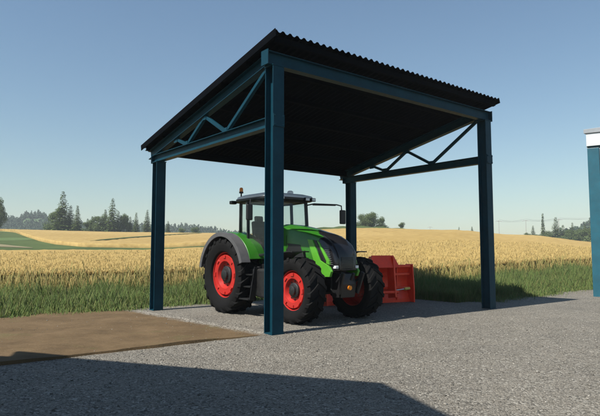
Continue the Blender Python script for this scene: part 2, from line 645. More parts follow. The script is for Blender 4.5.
# loose stones lying on the gravel and a few on the dirt
def stones(n, mat, label):
    g = (1 + 5 ** .5) / 2
    iv = np.array([(-1, g, 0), (1, g, 0), (-1, -g, 0), (1, -g, 0), (0, -1, g), (0, 1, g), (0, -1, -g), (0, 1, -g), (g, 0, -1), (g, 0, 1), (-g, 0, -1), (-g, 0, 1)], float)
    iv /= np.linalg.norm(iv[0])
    fi = np.array([(0, 11, 5), (0, 5, 1), (0, 1, 7), (0, 7, 10), (0, 10, 11), (1, 5, 9), (5, 11, 4), (11, 10, 2), (10, 7, 6), (7, 1, 8), (3, 9, 4), (3, 4, 2), (3, 2, 6), (3, 6, 8), (3, 8, 9), (4, 9, 5), (2, 4, 11), (6, 2, 10), (8, 6, 7), (9, 8, 1)])
    r = 4.5 + 11 * rng.uniform(0, 1, n) ** 0.8
    p = np.radians(rng.uniform(-34, 34, n))
    x, y = r * np.sin(p), r * np.cos(p)
    u, v = to_uv(x, y)
    ok = (v < turf_edge(u) - .2) & ~((u < -.2) & (v > -.05) & (rng.uniform(0, 1, n) > .10))
    x, y = x[ok], y[ok]
    u, v = u[ok], v[ok]
    m = len(x)
    sz = np.clip(rng.lognormal(-4.8, .38, m), .004, .022)
    co = iv[None] * (1 + rng.normal(0, .16, (m, 12, 1)))
    sc = np.stack([rng.uniform(.8, 1.4, m), rng.uniform(.7, 1.1, m), rng.uniform(.45, .8, m)], 1)
    co = co * sc[:, None, :] * sz[:, None, None]
    a = rng.uniform(0, 2 * PI, m)
    ca, sa = np.cos(a)[:, None], np.sin(a)[:, None]
    X = co[:, :, 0] * ca - co[:, :, 1] * sa + x[:, None]
    Y = co[:, :, 0] * sa + co[:, :, 1] * ca + y[:, None]
    on = ((u < -.2) & (v > 0)) * .035
    Z = co[:, :, 2] + sz[:, None] * .30 + on[:, None]
    f = (np.arange(m)[:, None, None] * 12 + fi[None]).reshape(-1, 3)
    o = raw('gravel_stones', np.stack([X, Y, Z], -1).reshape(-1, 3), f, mat)
    tag(o, label, 'gravel', kind='stuff')


def stone_mat():
    t = NT('loose_stone')
    geo = t.n('ShaderNodeNewGeometry')
    c = t.ramp(geo.outputs['Random Per Island'], [(0.0, (0.07, 0.064, 0.055)), (0.4, (0.155, 0.144, 0.125)), (0.75, (0.235, 0.22, 0.19)), (1.0, (0.34, 0.32, 0.285))])
    return t.set(c, 0.85, 0, 0.3)


M['stone'] = stone_mat()
stones(16000, M['stone'], 'loose grey stones scattered over the gravel yard')


# ------------------------------------------------------------------ wheat
def front_r(phi_deg):
    """distance of the wheat's near border along a bearing"""
    out = []
    for p in np.atleast_1d(phi_deg):
        s, c = math.sin(R(p)), math.cos(R(p))
        r = 10.0
        while r < 70:
            u, v = to_uv(r * s, r * c)
            wid = 4.6 if u < 9 else 4.2
            if v > float(turf_edge(u)) + wid:
                break
            r += 0.15
        out.append(r)
    return np.array(out)


PHI = np.arange(-40, 40.01, 0.5)
FR = front_r(PHI)
for _ in range(10):
    FR[1:-1] = (FR[:-2] + FR[1:-1] * 2 + FR[2:]) / 4


def back_r(p):
    # the first field ends at a grass balk on the left, at the crest on the right
    t = np.clip((p + 7) / 6, 0, 1)
    t = t * t * (3 - 2 * t)
    return 66 * (1 - t) + 158 * t


CAN = 0.835


def field(name, p0, p1, rf, rb, nr, step=0.5):
    ph = np.arange(p0, p1 + 0.01, step)
    f0, b0 = rf(ph), rb(ph)
    t = np.linspace(0, 1, nr) ** 1.6
    n = len(ph)
    co = []
    for k in range(-1, nr):
        rr = f0 if k <= 0 else f0 + (b0 - f0) * t[k]
        x, y = rr * np.sin(np.radians(ph)), rr * np.cos(np.radians(ph))
        z = height(x, y)
        if k >= 0:
            z = z + CAN + 0.05 * np.sin(x * 1.3 + y * 0.4) * np.cos(y * 0.9) + rng.normal(0, 0.025, n)
        if k == nr - 1:
            z = z - 0.1
        co.append(np.stack([x, y, z], 1))
    co = np.concatenate(co)
    m = nr + 1
    i, j = np.meshgrid(np.arange(m - 1), np.arange(n - 1), indexing='ij')
    f = np.stack([i * n + j, (i + 1) * n + j, (i + 1) * n + j + 1, i * n + j + 1], -1).reshape(-1, 4)
    o = raw(name, co, f[:, ::-1], M['wheat'])
    o.data.polygons.foreach_set('use_smooth', [True] * len(o.data.polygons))
    return o


wf = field('wheat_crop', -40, 40, lambda p: np.interp(p, PHI, FR) + 0.45, back_r, 70)
tag(wf, 'ripe golden wheat field rising behind the open shed to the crest', 'wheat', kind='stuff')


def far_front(p):
    return np.interp(p, [-40, -28.4, -27.5, -26.7, -25.4, -24.1, -21.6, -18, -15, -12, -6, -3], [209, 208, 196, 168, 141, 128, 118, 115, 113, 112, 112, 118])


ff = field('wheat_crop', -29.5, -3.2, far_front, lambda p: 0 * p + 214, 40)
tag(ff, 'far golden wheat field on the slope behind the green balk at left', 'wheat', kind='stuff')


def blades(name, x, y, z, h, w, lean, mat, head=0.0):
    """thin leaning blades, each four-cornered; heads get a thicker top"""
    n = len(x)
    a = rng.uniform(0, 2 * PI, n)
    dx, dy = np.cos(a), np.sin(a)
    la = rng.uniform(0, 2 * PI, n)
    lx, ly = np.cos(la) * lean * h, np.sin(la) * lean * h
    co = np.zeros((n, 6, 3))
    lv = [(0.0, 0.9, 0.0), (0.55, 1.0 if not head else 0.5, 0.3), (1.0, 0.15 if not head else head, 1.0)]
    for k, (t, ww, bend) in enumerate(lv):
        for s in (0, 1):
            sg = -1 if s == 0 else 1
            co[:, k * 2 + s, 0] = x + dx * w * ww * 0.5 * sg + lx * bend
            co[:, k * 2 + s, 1] = y + dy * w * ww * 0.5 * sg + ly * bend
            co[:, k * 2 + s, 2] = z + h * t
    base = np.arange(n)[:, None] * 6
    f = np.concatenate([base + np.array([0, 1, 3, 2]), base + np.array([2, 3, 5, 4])], 0)
    return raw(name, co.reshape(-1, 3), f, mat)


def scatter(n, p0, p1, d0, d1, power=1.0):
    """points between two offsets behind the wheat's near border"""
    p = rng.uniform(p0, p1, n)
    t = rng.uniform(0, 1, n) ** power
    r = np.interp(p, PHI, FR) + d0 + (d1 - d0) * t
    return r * np.sin(np.radians(p)), r * np.cos(np.radians(p)), p, r


# ears over the field, thinner with distance
x, y, p, r = scatter(150000, -31, 31, 0.1, 34, 3.6)
ok = r < back_r(p)
x, y, r = x[ok], y[ok], r[ok]
blades('wheat_stalks', x, y, height(x, y), rng.normal(0.87, 0.065, len(x)), 0.010 + 0.0004 * r, 0.14, M['wheat_stalk'], head=1.4)
o = COL.objects[-1]
tag(o, 'ripe wheat ears standing along the near side of the field', 'wheat', kind='stuff')
# ------------------------------------------------------------------ verge grass
def verge(n, u0, u1, dmin, dmax, hfun, mat, name, label, w=0.016):
    u = rng.uniform(u0, u1, n)
    d = dmin + (dmax - dmin) * rng.uniform(0, 1, n)
    v = turf_edge(u) + d
    # around the step in the border keep blades off the shed's floor
    keep = ~((u < 8.6) & (v < 6.4))
    u, v, d = u[keep], v[keep], d[keep]
    x = A0[0] + u * UX - v * UY
    y = A0[1] + u * UY + v * UX
    inview = (np.abs(np.degrees(np.arctan2(x, y))) < 33) & (y > 3)
    x, y, d, u, v = x[inview], y[inview], d[inview], u[inview], v[inview]
    cl = 0.75 + 0.25 * np.sin(x * 1.9 + np.sin(y * 1.3) * 2) * np.cos(y * 1.6 + x * 0.3)
    h = hfun(d) * cl * rng.normal(1, 0.18, len(x))
    h = np.clip(h, 0.03, 1.3)
    o = blades(name, x, y, height(x, y) - 0.01, h, w * rng.uniform(0.6, 1.4, len(x)), 0.28, mat)
    tag(o, label, 'grass', kind='stuff')
    return o


hg = lambda d: np.interp(d, [-0.4, 0.1, 0.9, 2.0, 5.2], [0.10, 0.30, 0.55, 0.66, 0.72])
verge(120000, -24, 30, -0.15, 5.2, hg, M['grass'], 'verge_grass', 'tall green grass verge between the yard and the wheat', 0.024)
# grass behind the step right of the shed reaches back to the wheat as well
n = 50000
u = rng.uniform(8.7, 13.0, n)
v = rng.uniform(1.6, 11.5, n)
x = A0[0] + u * UX - v * UY
y = A0[1] + u * UY + v * UX
o = blades('verge_grass', x, y, height(x, y) - 0.01, np.clip(rng.normal(0.55, 0.12, n), .1, 1) * (0.8 + 0.2 * np.sin(x * 2 + y)), 0.024 * rng.uniform(.6, 1.4, n), 0.28, M['grass'])
tag(o, 'dense grass growing beside the right-hand end of the shed', 'grass', kind='stuff')
x, y, p, r = scatter(9000, -31, 31, -2.0, 1.6)
o = blades('dry_weeds', x, y, height(x, y), rng.normal(0.85, 0.14, len(x)), 0.02, 0.2, M['dry_weed'], head=1.2)
tag(o, 'brown dry weeds where the grass verge meets the wheat', 'weeds', kind='stuff')
# low tufts fraying the yard border
n = 9000
u = rng.uniform(-18, 26, n)
d = -np.abs(rng.normal(0, 0.28, n))
v = turf_edge(u) + d
kp = ~((u > -0.2) & (u < 8.6) & (v < 6.3))
u, v = u[kp], v[kp]
x = A0[0] + u * UX - v * UY
y = A0[1] + u * UY + v * UX
o = blades('grass_tufts', x, y, 0 * x + 0.01, np.clip(rng.normal(0.09, 0.04, len(x)), .02, .3), 0.016, 0.5, M['grass'])
tag(o, 'short grass tufts fraying the edge of the dirt and gravel', 'grass', kind='stuff')

# meadow strips and track on the left slope (thin sheets over the terrain)


def drape(name, pts_rows, mat, lift):
    rows = []
    for row in pts_rows:
        rows.append([(x_, y_, gz(x_, y_) + lift) for x_, y_ in row])
    mb = MB()
    mb.loft(rows, caps=False, closed=False)
    o = mb.build(name, mat, smooth=60)
    return o


def pol(p, r):
    return (r * math.sin(R(p)), r * math.cos(R(p)))


rows = []
for p in np.arange(-40, -1.9, 0.5):
    a, b = float(back_r(np.array(p))) - 1, float(far_front(np.array(p))) + 2
    if p < -29:
        b = 260
    rows.append([pol(p, a + (b - a) * t) for t in np.linspace(0, 1, 24)])
o = drape('meadow', rows, M['meadow'], 0.05)
tag(o, kind='structure')
rows = []
for p in np.arange(-40, -25.9, 0.5):
    rc = 124 - (p + 29) * 3.0
    wd = max(0.3, 6 * min(1, (-25.6 - p) / 4))
    rows.append([pol(p, rc - wd), pol(p, rc), pol(p, rc + wd)])
o = drape('path', rows, M['track'], 0.12)
tag(o, kind='structure')
rows = []
for p in np.arange(-21.0, -9.9, 0.3):
    rc = float(np.interp(p, [-21, -19, -15.3, -12, -10], [126, 136, 158, 180, 196]))
    wd = 2.5 * min(1, (p + 21.2) / 2)
    rows.append([pol(p, rc - wd), pol(p, rc), pol(p, rc + wd)])
o = drape('grass_bank', rows, M['meadow'], 0.97)
tag(o, kind='structure')
rows = []
for p in np.arange(1, 17.1, 0.5):
    hb = float(np.interp(p, [1, 4, 7, 11, 15.5, 17], [2.2, 2.5, 2.4, 1.8, .9, 0.3]))
    row = []
    for rr, k in ((155, .1), (159, .55), (164, .9), (170, 1.0), (182, .9), (200, .1)):
        x_, y_ = pol(p, rr)
        row.append((x_, y_, gz(x_, y_) + hb * k + .15 * math.sin(p * 3.1 + rr)))
    rows.append(row)
mb = MB()
mb.loft(rows, caps=False, closed=False)
o = mb.build('grass_bank', M['meadow'], smooth=60)
tag(o, kind='structure')

# ------------------------------------------------------------------ the open shed
shed = empty('open_shed', (A0[0], A0[1], 0), YAW)
tag(shed, 'dark blue steel open-sided shed with corrugated lean-to roof over the tractor', 'shed')
SL = 0.2005


def roof_z(v):
    return 6.372 - SL * v


def post(x, y, h, parent, mat, size=0.3, t=0.022):
    mb = MB()
    s = size / 2
    for sg in (-1, 1):
        mb.b2(x - s, x + s, y + sg * (s - t / 2) - t / 2, y + sg * (s - t / 2) + t / 2, 0.03, h)
    mb.b2(x - t / 2, x + t / 2, y - s + t, y + s - t, 0.03, h)
    o = mb.build('post', mat, parent, bevel=0.004, seg=1)
    pl = MB()
    pl.b2(x - s - .006, x + s + .006, y - s - .006, y + s + .006, 0.0, 0.03)
    pl.build('base_plate', mat, o)
    cap = MB()
    cap.b2(x - s - .012, x + s + .012, y - s - .012, y + s + .012, h, h + 0.022)
    cap.build('cap_plate', mat, o)
    return o


CH0, CH1 = 4.465, 4.70
for (u, v, h) in ((0, 0, 5.79), (SW, 0, 5.79), (0, SD, CH0 - 0.024), (SW, SD, CH0 - 0.024)):
    post(u, v, h, shed, M['steel'])
for u in (0, SW):
    mb = MB()
    mb.ibeam((u, 0.153, (CH0 + CH1) / 2), (u, SD + 0.34, (CH0 + CH1) / 2), 0.2, CH1 - CH0)
    mb.b2(u - .115, u + .115, SD + 0.34, SD + 0.36, CH0 - .02, CH1 + .02)
    o = mb.build('bottom_chord', M['steel'], shed, bevel=0.003, seg=1)
    g = MB()
    g.b2(u - .145, u + .145, -.175, -.153, CH0 - .02, CH1 + .02)
    for a in (-.11, .11):
        for b in (-.1, .1):
            g.tube((u + a, -.175, 4.58 + b), (u + a, -.195, 4.58 + b), 0.018, n=6)
    g.build('end_plate', M['steel'], o)
    mb = MB()
    z0 = lambda v: roof_z(v) - 0.31
    mb.ibeam((u, 0.14, z0(0.14)), (u, SD + 0.62, z0(SD + 0.62)), 0.19, 0.27)
    mb.build('rafter', M['steel'], shed, bevel=0.003, seg=1)
    # zigzag bracing between chord and rafter
    nodes = [(0.17, 'r'), (0.34 * SD, 'c'), (0.52 * SD, 'r'), (0.69 * SD, 'c'), (0.80 * SD, 'r')]
    for (va, ka), (vb, kb) in zip(nodes[:-1], nodes[1:]):
        pa = (u, va, z0(va) - 0.135) if ka == 'r' else (u, va, CH1)
        pb = (u, vb, z0(vb) - 0.135) if kb == 'r' else (u, vb, CH1)
        b = MB()
        b.bar(pa, pb, 0.085, 0.085)
        b.build('brace', M['steel'], shed, bevel=0.004, seg=1)
    for v, k in nodes[1:]:
        gp = MB()
        zc = CH1 + 0.05 if k == 'c' else z0(v) - 0.185
        gp.b2(u - .055, u - .046, v - .10, v + .10, zc - .05, zc + .05)
        gp.build('gusset', M['steel'], shed)
# eave beams
mb = MB()
mb.ibeam((-0.25, 0, 5.965), (SW + 0.25, 0, 5.965), 0.2, 0.3)
for u in (-0.262, SW + 0.262):
    mb.b2(u - .012, u + .012, -.13, .13, 5.80, 6.13)
mb.build('eave_beam', M['steel'], shed, bevel=0.003, seg=1)
mb = MB()
mb.ibeam((0.105, SD + .12, 4.80), (SW - 0.105, SD + .12, 4.80), 0.16, 0.2)
mb.build('eave_beam', M['roof'], shed, bevel=0.003, seg=1)  # near-black roof colour instead of blue steel, painting in the shade here
for k in range(7):
    v = -0.28 + (SD + 0.84) * k / 6
    z = roof_z(v) - 0.105
    mb = MB()
    rot = Matrix.Rotation(-math.atan(SL), 3, 'X')
    mb.box((SW / 2, v, z), (SW + 0.40, 0.012, 0.13), rot)
    mb.box((SW / 2, v + .035, z + 0.06), (SW + 0.40, 0.07, 0.01), rot)
    mb.box((SW / 2, v + .035, z - 0.068), (SW + 0.40, 0.07, 0.01), rot)
    mb.build('purlin', M['roof'], shed)  # shade under the roof put into the purlins' near-black colour
# corrugated sheet
co, f = [], []
nu = 44 * 8 + 1
u0, u1 = -0.25, SW + 0.25
vv = [-0.39, SD * 0.33, SD * 0.66, SD + 0.78]
for side in (0, 1):
    for v in vv:
        for i in range(nu):
            u = u0 + (u1 - u0) * i / (nu - 1)
            w = 0.026 * math.tanh(1.6 * math.cos(2 * PI * i / 8)) / 0.92
            co.append((u, v, roof_z(v) + w - (0.006 if side else 0)))
q = len(vv) * nu
for j in range(len(vv) - 1):
    for i in range(nu - 1):
        a = j * nu + i
        f.append((a, a + 1, a + nu + 1, a + nu))
        f.append((q + a, q + a + nu, q + a + nu + 1, q + a + 1))
for i in range(nu - 1):
    for j in (0, len(vv) - 1):
        a = j * nu + i
        f.append((a, q + a, q + a + 1, a + 1))
for j in range(len(vv) - 1):
    for i in (0, nu - 1):
        a = j * nu + i
        f.append((a, a + nu, q + a + nu, q + a))
mb = MB()
mb.add(co, f)
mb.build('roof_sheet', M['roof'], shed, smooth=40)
# edge trim along both gables
for u in (u0 - .012, u1 + .012):
    mb = MB()
    mb.bar((u, -0.40, roof_z(-0.40) - 0.035), (u, SD + 0.79, roof_z(SD + 0.79) - 0.035), 0.016, 0.17)
    mb.build('verge_trim', M['roof'], shed)

# ------------------------------------------------------------------ the hall at the right edge
hall = empty('open_hall', (11.38, 20.95, 0), R(-33))
tag(hall, 'open steel hall at the right edge with bright teal post and white roof edge', 'hall')
HW, HD = 9.0, 12.0
# local x runs along the front to the right, local y goes back to the right
for (a, b) in ((0, 0), (HW, 0), (HW, HD), (3.0, HD)):
    mb = MB()
    mb.b2(a - .2, a + .2, b - .2, b + .2, 0.03, 5.72)
    o = mb.build('post', M['steel_bright'], hall, bevel=0.012)
    pl = MB()
    pl.b2(a - .27, a + .27, b - .27, b + .27, 0, 0.03)
    pl.build('base_plate', M['steel_bright'], o)
mb = MB()
mb.b2(-.18, HW + .18, -.13, .13, 5.745, 6.04)
mb.build('front_beam', M['steel_bright'], hall, bevel=0.01)
mb = MB()
mb.b2(-.22, -.202, -.215, .36, 5.78, 6.28)
mb.b2(-.22, HW + .3, -.22, -.18, 5.80, 6.29)
mb.build('fascia', M['galv'], hall, bevel=0.008)
mb = MB()
rings = []
for k in range(2):
    v = (-0.26, HD + .4)[k]
    sh = 3.0 * v / HD
    rings.append([(-.235 + sh, v, 6.30), (HW + .4, v, 6.30), (HW + .4, v, 6.46), (HW / 2, v, 6.65), (-.235 + sh, v, 6.46)])
mb.loft(rings)
mb.build('roof', M['hallroof'], hall, bevel=0.01)
for k in range(5):
    v = 0.8 + k * 2.6
    sh = 3.0 * v / HD
    mb = MB()
    mb.b2(-.1 + sh, HW + .1, v - .06, v + .06, 6.06, 6.29)
    mb.build('purlin', M['steel_bright'], hall)

# ------------------------------------------------------------------ the barn behind the viewer's left shoulder (it throws the big shadow)
SHX, SHY = math.cos(SUN_AZ) / math.tan(SUN_EL), math.sin(SUN_AZ) / math.tan(SUN_EL)
HE = 7.4
ex, ey = 1.11 - HE * SHX, 7.45 - HE * SHY
fx, fy = -4.75 - HE * SHX, 9.53 - HE * SHY
blen = math.hypot(fx - ex, fy - ey)
bang = math.atan2(fy - ey, fx - ex)
barn = empty('brick_barn', (ex, ey, 0), bang)
tag(barn, 'tall brick barn with gabled roof beside the yard', 'barn')
# local x along the eave, local +y away from the yard
BW = 13.0  # unseen barn widened to block more sky and darken the foreground shade
RISE = 0.85 * BW / 2
mb = MB()
g = 0.35
mb.prism([(g, 0), (BW - g, 0), (BW - g, HE - 0.12), (BW / 2, HE + RISE - 0.36), (g, HE - 0.12)], 0.3, blen - 0.06, 'x')
wall = mb.build('wall', M['brick'], barn)
mb = MB()
for (ya, yb) in ((0, BW / 2), (BW, BW / 2)):
    rings = []
    for xx in (0.0, blen):
        s = 1 if yb > ya else -1
        rings.append([(xx, ya, HE), (xx, yb - s * .002, HE + RISE), (xx, yb - s * .002, HE + RISE - 0.14), (xx, ya, HE - 0.12)])
    mb.loft(rings)
mb.build('roof', M['barnroof'], barn)
for zz in (1.2, 4.4):
    for xx in (1.0, 3.6):
        w = MB()
        w.b2(xx, xx + 1.1, g - .06, g - .003, zz, zz + 1.3)
        o = w.build('window', M['wood'], barn, bevel=.01)
        p_ = MB()
        p_.b2(xx + .1, xx + 1.0, g - .07, g - .062, zz + .1, zz + 1.2)
        p_.build('pane', M['gloss'], o)
d = MB()
d.b2(0.222, 0.297, 1.9, 4.6, 0.02, 3.4)
d.build('door', M['wood'], barn, bevel=.015)

# ------------------------------------------------------------------ tractor
TRX, TRY, TRA = -1.25, 16.53, R(-51.2)
tr = empty('tractor', (TRX, TRY, 0), TRA)
tag(tr, 'green farm tractor with red wheel rims parked under the open shed', 'tractor')
WB = 3.15
RR, RW, RY = 1.08, 0.70, 0.96
FR_, FW, FY = 0.805, 0.54, 1.0


def tyre_mesh(Rr, w, nl):
    mb = MB()
    h = w / 2
    ri = Rr * 0.60
    prof = [(ri, -h * .62), (ri * 1.05, -h * .80), (Rr * .78, -h * 1.0), (Rr * .88, -h * .98), (Rr * .945, -h * .86), (Rr * .958, -h * .4), (Rr * .962, 0),
            (Rr * .958, h * .4), (Rr * .945, h * .86), (Rr * .88, h * .98), (Rr * .78, h * 1.0), (ri * 1.05, h * .80), (ri, h * .62)]
    mb.lathe(prof, n=64)
    # chevron lugs
    for side in (-1, 1):
        for k in range(nl):
            t0 = 2 * PI * (k + (0.5 if side > 0 else 0)) / nl
            lw = 2 * PI / nl * 0.40
            pts = []
            st = [(0.02, 0.0, 1.0, .955), (0.5, 0.42, 1.0, .952), (0.93, 0.78, 0.985, .93), (1.03, 0.86, 0.90, .87)]
            rings = []
            for (a, sweep, ro, rin) in st:
                tc = t0 + sweep * 2 * PI / nl * 0.95
                yy = side * h * a
                ring = []
                for (dt, rad) in ((-lw / 2, rin * Rr), (lw / 2, rin * Rr), (lw * .38, ro * Rr), (-lw * .38, ro * Rr)):
                    ring.append((rad * math.sin(tc + dt), yy, rad * math.cos(tc + dt)))
                rings.append(ring)
            mb.loft(rings)
    return mb


def make_wheel(pos, Rr, w, nl, side, steer=0.0):
    wh = empty('wheel', pos, steer, tr)
    tyre_mesh(Rr, w, nl).build('tyre', M['rubber'], wh, smooth=28)
    h = w / 2
    s = side
    ri = Rr * 0.61
    mb = MB()
    mb.lathe([(ri, -h * .62), (ri * .96, -h * .60), (ri * .92, -h * .3), (ri * .92, h * .3), (ri * .96, h * .60), (ri, h * .62), (ri * 1.03, h * .66), (ri * 1.03, h * .70), (ri * .94, h * .68), (ri * .89, h * .30)], n=48)
    # dish
    mb.lathe([(ri * .90, s * h * .38), (ri * .86, s * h * .62), (ri * .60, s * h * .60), (ri * .52, s * h * .30), (ri * .30, s * h * .28), (ri * .02, s * h * .28)], n=48)
    for k in range(8):
        t = 2 * PI * k / 8
        mb.box((ri * .78 * math.sin(t), s * h * .64, ri * .78 * math.cos(t)), (.11, .03, .07), Matrix.Rotation(t, 3, 'Y'))
    mb.build('rim', M['red_rim'], wh, smooth=35)
    hb = MB()
    hb.lathe([(ri * .38, s * h * .30), (ri * .38, s * h * .46), (ri * .33, s * h * .52), (ri * .24, s * h * .54), (ri * .22, s * h * .70), (ri * .16, s * h * .75), (0.004, s * h * .75)], n=28)
    for k in range(10):
        t = 2 * PI * k / 10
        hb.tube((ri * .46 * math.sin(t), s * h * .28, ri * .46 * math.cos(t)), (ri * .46 * math.sin(t), s * h * .36, ri * .46 * math.cos(t)), .018, n=6)
    hb.build('hub', M['chassis'], wh, smooth=35)
    return wh


for s in (-1, 1):
    make_wheel((0, s * RY, RR), RR, RW, 20, s)
    make_wheel((WB, s * FY, FR_), FR_, FW, 18, s, R(0))

# chassis, engine and axles
mb = MB()
mb.b2(-.75, 1.2, -.33, .33, .62, 1.35)
mb.b2(1.2, 3.0, -.30, .30, .70, 1.30)
mb.b2(3.0, 3.56, -.26, .26, .72, 1.28)
mb.tube((0, -.75, RR), (0, .75, RR), .22, n=20)
mb.build('chassis', M['chassis'], tr, bevel=.03)
mb = MB()
mb.loft([[(WB + a, y_, FR_ + b) for a, b in ((-.14, -.13), (.14, -.13), (.14, .11 + z_), (-.14, .11 + z_))] for y_, z_ in ((-.68, 0), (-.3, .05), (.3, .05), (.68, 0))])
for s in (-1, 1):
    mb.tube((WB, s * .62, FR_), (WB, s * .78, FR_), .2, n=20)
    mb.tube((WB - .25, s * .3, FR_ + .06), (WB - .18, s * .68, FR_ + .02), .045, n=10)
mb.build('front_axle', M['chassis'], tr, bevel=.015, smooth=40)


def hood_ring(x_, hw, zb, zt, crown=.06, sh=.30):
    zs = zt - sh * (zt - zb) * .45
    half = [(hw, zb), (hw * 1.01, zb + (zs - zb) * .5), (hw * .98, zs), (hw * .90, zs + (zt - zs) * .62), (hw * .72, zt - .02), (hw * .36, zt + crown * .5)]
    pts = [(x_, -a, b) for a, b in half] + [(x_, 0, zt + crown * .62)] + [(x_, a, b) for a, b in reversed(half)]
    return pts


mb = MB()
mb.loft([hood_ring(*q_) for q_ in ((1.60, .50, 1.62, 2.47), (2.0, .50, 1.56, 2.43), (2.4, .49, 1.48, 2.36), (2.8, .48, 1.40, 2.27), (3.1, .47, 1.34, 2.19), (3.3, .465, 1.31, 2.125))])
hood = mb.build('hood', M['green'], tr, bevel=.012, smooth=40)
mb = MB()
mb.loft([hood_ring(*q_) for q_ in ((3.302, .462, 1.30, 2.12), (3.46, .45, 1.29, 2.055), (3.62, .43, 1.28, 1.95), (3.75, .395, 1.27, 1.80), (3.83, .34, 1.28, 1.60))])
nose = mb.build('nose', M['gloss'], tr, bevel=.01, smooth=40)
# black crown strip along the hood
mb = MB()
rows = []
for x_, zt, w_, dx in ((2.85, 2.279, .12, 0), (2.98, 2.243, .20, 0), (3.12, 2.205, .26, 0), (3.35, 2.135, .285, .01), (3.58, 2.015, .29, .03), (3.74, 1.855, .29, .03), (3.835, 1.64, .27, .03), (3.85, 1.30, .25, .01)):
    lo = -.06 if dx == 0 else -.02
    bk = 0 if dx == 0 else -.07
    rows.append([(x_, -w_, zt + .0), (x_ + dx, -w_ * .55, zt + .022), (x_ + dx, 0, zt + .028), (x_ + dx, w_ * .55, zt + .022), (x_, w_, zt + .0), (x_ + bk, w_, zt + lo), (x_ + bk, -w_, zt + lo)])
mb.loft(rows)
mb.build('crown_panel', M['gloss'], hood, smooth=40)
for s in (-1, 1):
    # slanted light-green blades, sunlight put into their colour, and dark grilles beside them
    def panel(name, poly, mat, y0, y1, par):
        p_ = MB()
        p_.prism(poly, s * y0, s * y1)
        return p_.build(name, mat, par, bevel=.008)
    panel('side_blade', [(2.90, 2.06), (3.10, 2.04), (3.40, 1.52), (3.70, 1.40), (3.80, 1.26), (3.74, 1.13), (3.42, 1.12), (3.24, 1.30)], M['green_sunlit'], .42, .492, hood)
    panel('side_grille', [(3.13, 2.04), (3.24, 2.02), (3.58, 1.50), (3.58, 1.46), (3.42, 1.54)], M['black'], .42, .478, hood)
    panel('side_blade', [(3.26, 2.01), (3.33, 1.99), (3.70, 1.52), (3.72, 1.42), (3.60, 1.46), (3.61, 1.51)], M['green_sunlit'], .40, .482, nose)
    panel('side_grille', [(1.75, 2.0), (2.60, 1.92), (2.84, 1.50), (1.75, 1.66)], M['black'], .44, .502, hood)
    sm = MB()
    sm.bar((2.05, s * .512, 1.58), (2.05, s * .502, 2.18), .006, .012, (1, 0, 0))
    sm.bar((1.75, s * .514, 1.70), (2.86, s * .494, 1.49), .006, .012)
    sm.build('panel_seam', M['black'], hood)
    vt = MB()
    for k in range(9):
        z_ = 1.44 + k * .05
        x0_ = 3.66 - (z_ - 1.44) * .42
        vt.bar((x0_, s * .436, z_), (x0_ + .14, s * .42, z_ - .012), .022, .014)
    vt.build('side_vent', M['grey'], nose)
    # engine side cover under the hood
    panel('engine_cover', [(1.65, 1.60), (2.75, 1.42), (2.9, 1.16), (2.6, 1.02), (1.65, 1.02)], M['chassis'], .2, .40, tr)
    # headlights
    p_ = MB()
    p_.loft([[(3.58, s * .22, 1.78), (3.58, s * .40, 1.77), (3.64, s * .39, 1.60), (3.68, s * .22, 1.62)], [(3.71, s * .22, 1.80), (3.65, s * .405, 1.79), (3.71, s * .40, 1.58), (3.79, s * .22, 1.60)]])
    p_.build('headlight', M['lens'], nose, bevel=.006)
    p_ = MB()
    p_.b2(3.76, 3.86, s * .34 - .05, s * .34 + .05, 1.33, 1.40)
    p_.build('marker_light', M['lens'], nose, bevel=.012)
# front grille slats
mb = MB()
for k in range(9):
    z_ = 1.30 + k * .036
    mb.b2(3.83, 3.876, -.20, .20, z_, z_ + .016)
mb.build('front_grille', M['chassis'], nose)

# front linkage carrier, folded up
mb = MB()
mb.prism([(3.55, .62), (3.55, 1.24), (3.84, 1.20), (3.92, .95), (3.86, .62)], -.24, .24)
for s in (-1, 1):
    mb.bar((3.86, s * .31, .72), (4.06, s * .33, 1.24), .06, .11)
    mb.tube((3.8, s * .31, 1.0), (4.02, s * .33, 1.16), .035, n=10)
mb.tube((3.98, 0, 1.05), (4.08, 0, 1.22), .04, n=10)
mb.build('front_linkage', M['black'], tr, bevel=.012)
mb = MB()
mb.tube((3.88, 0, .86), (3.96, 0, .86), .055, n=14)
mb.build('power_shaft_cap', M['amber'], tr)

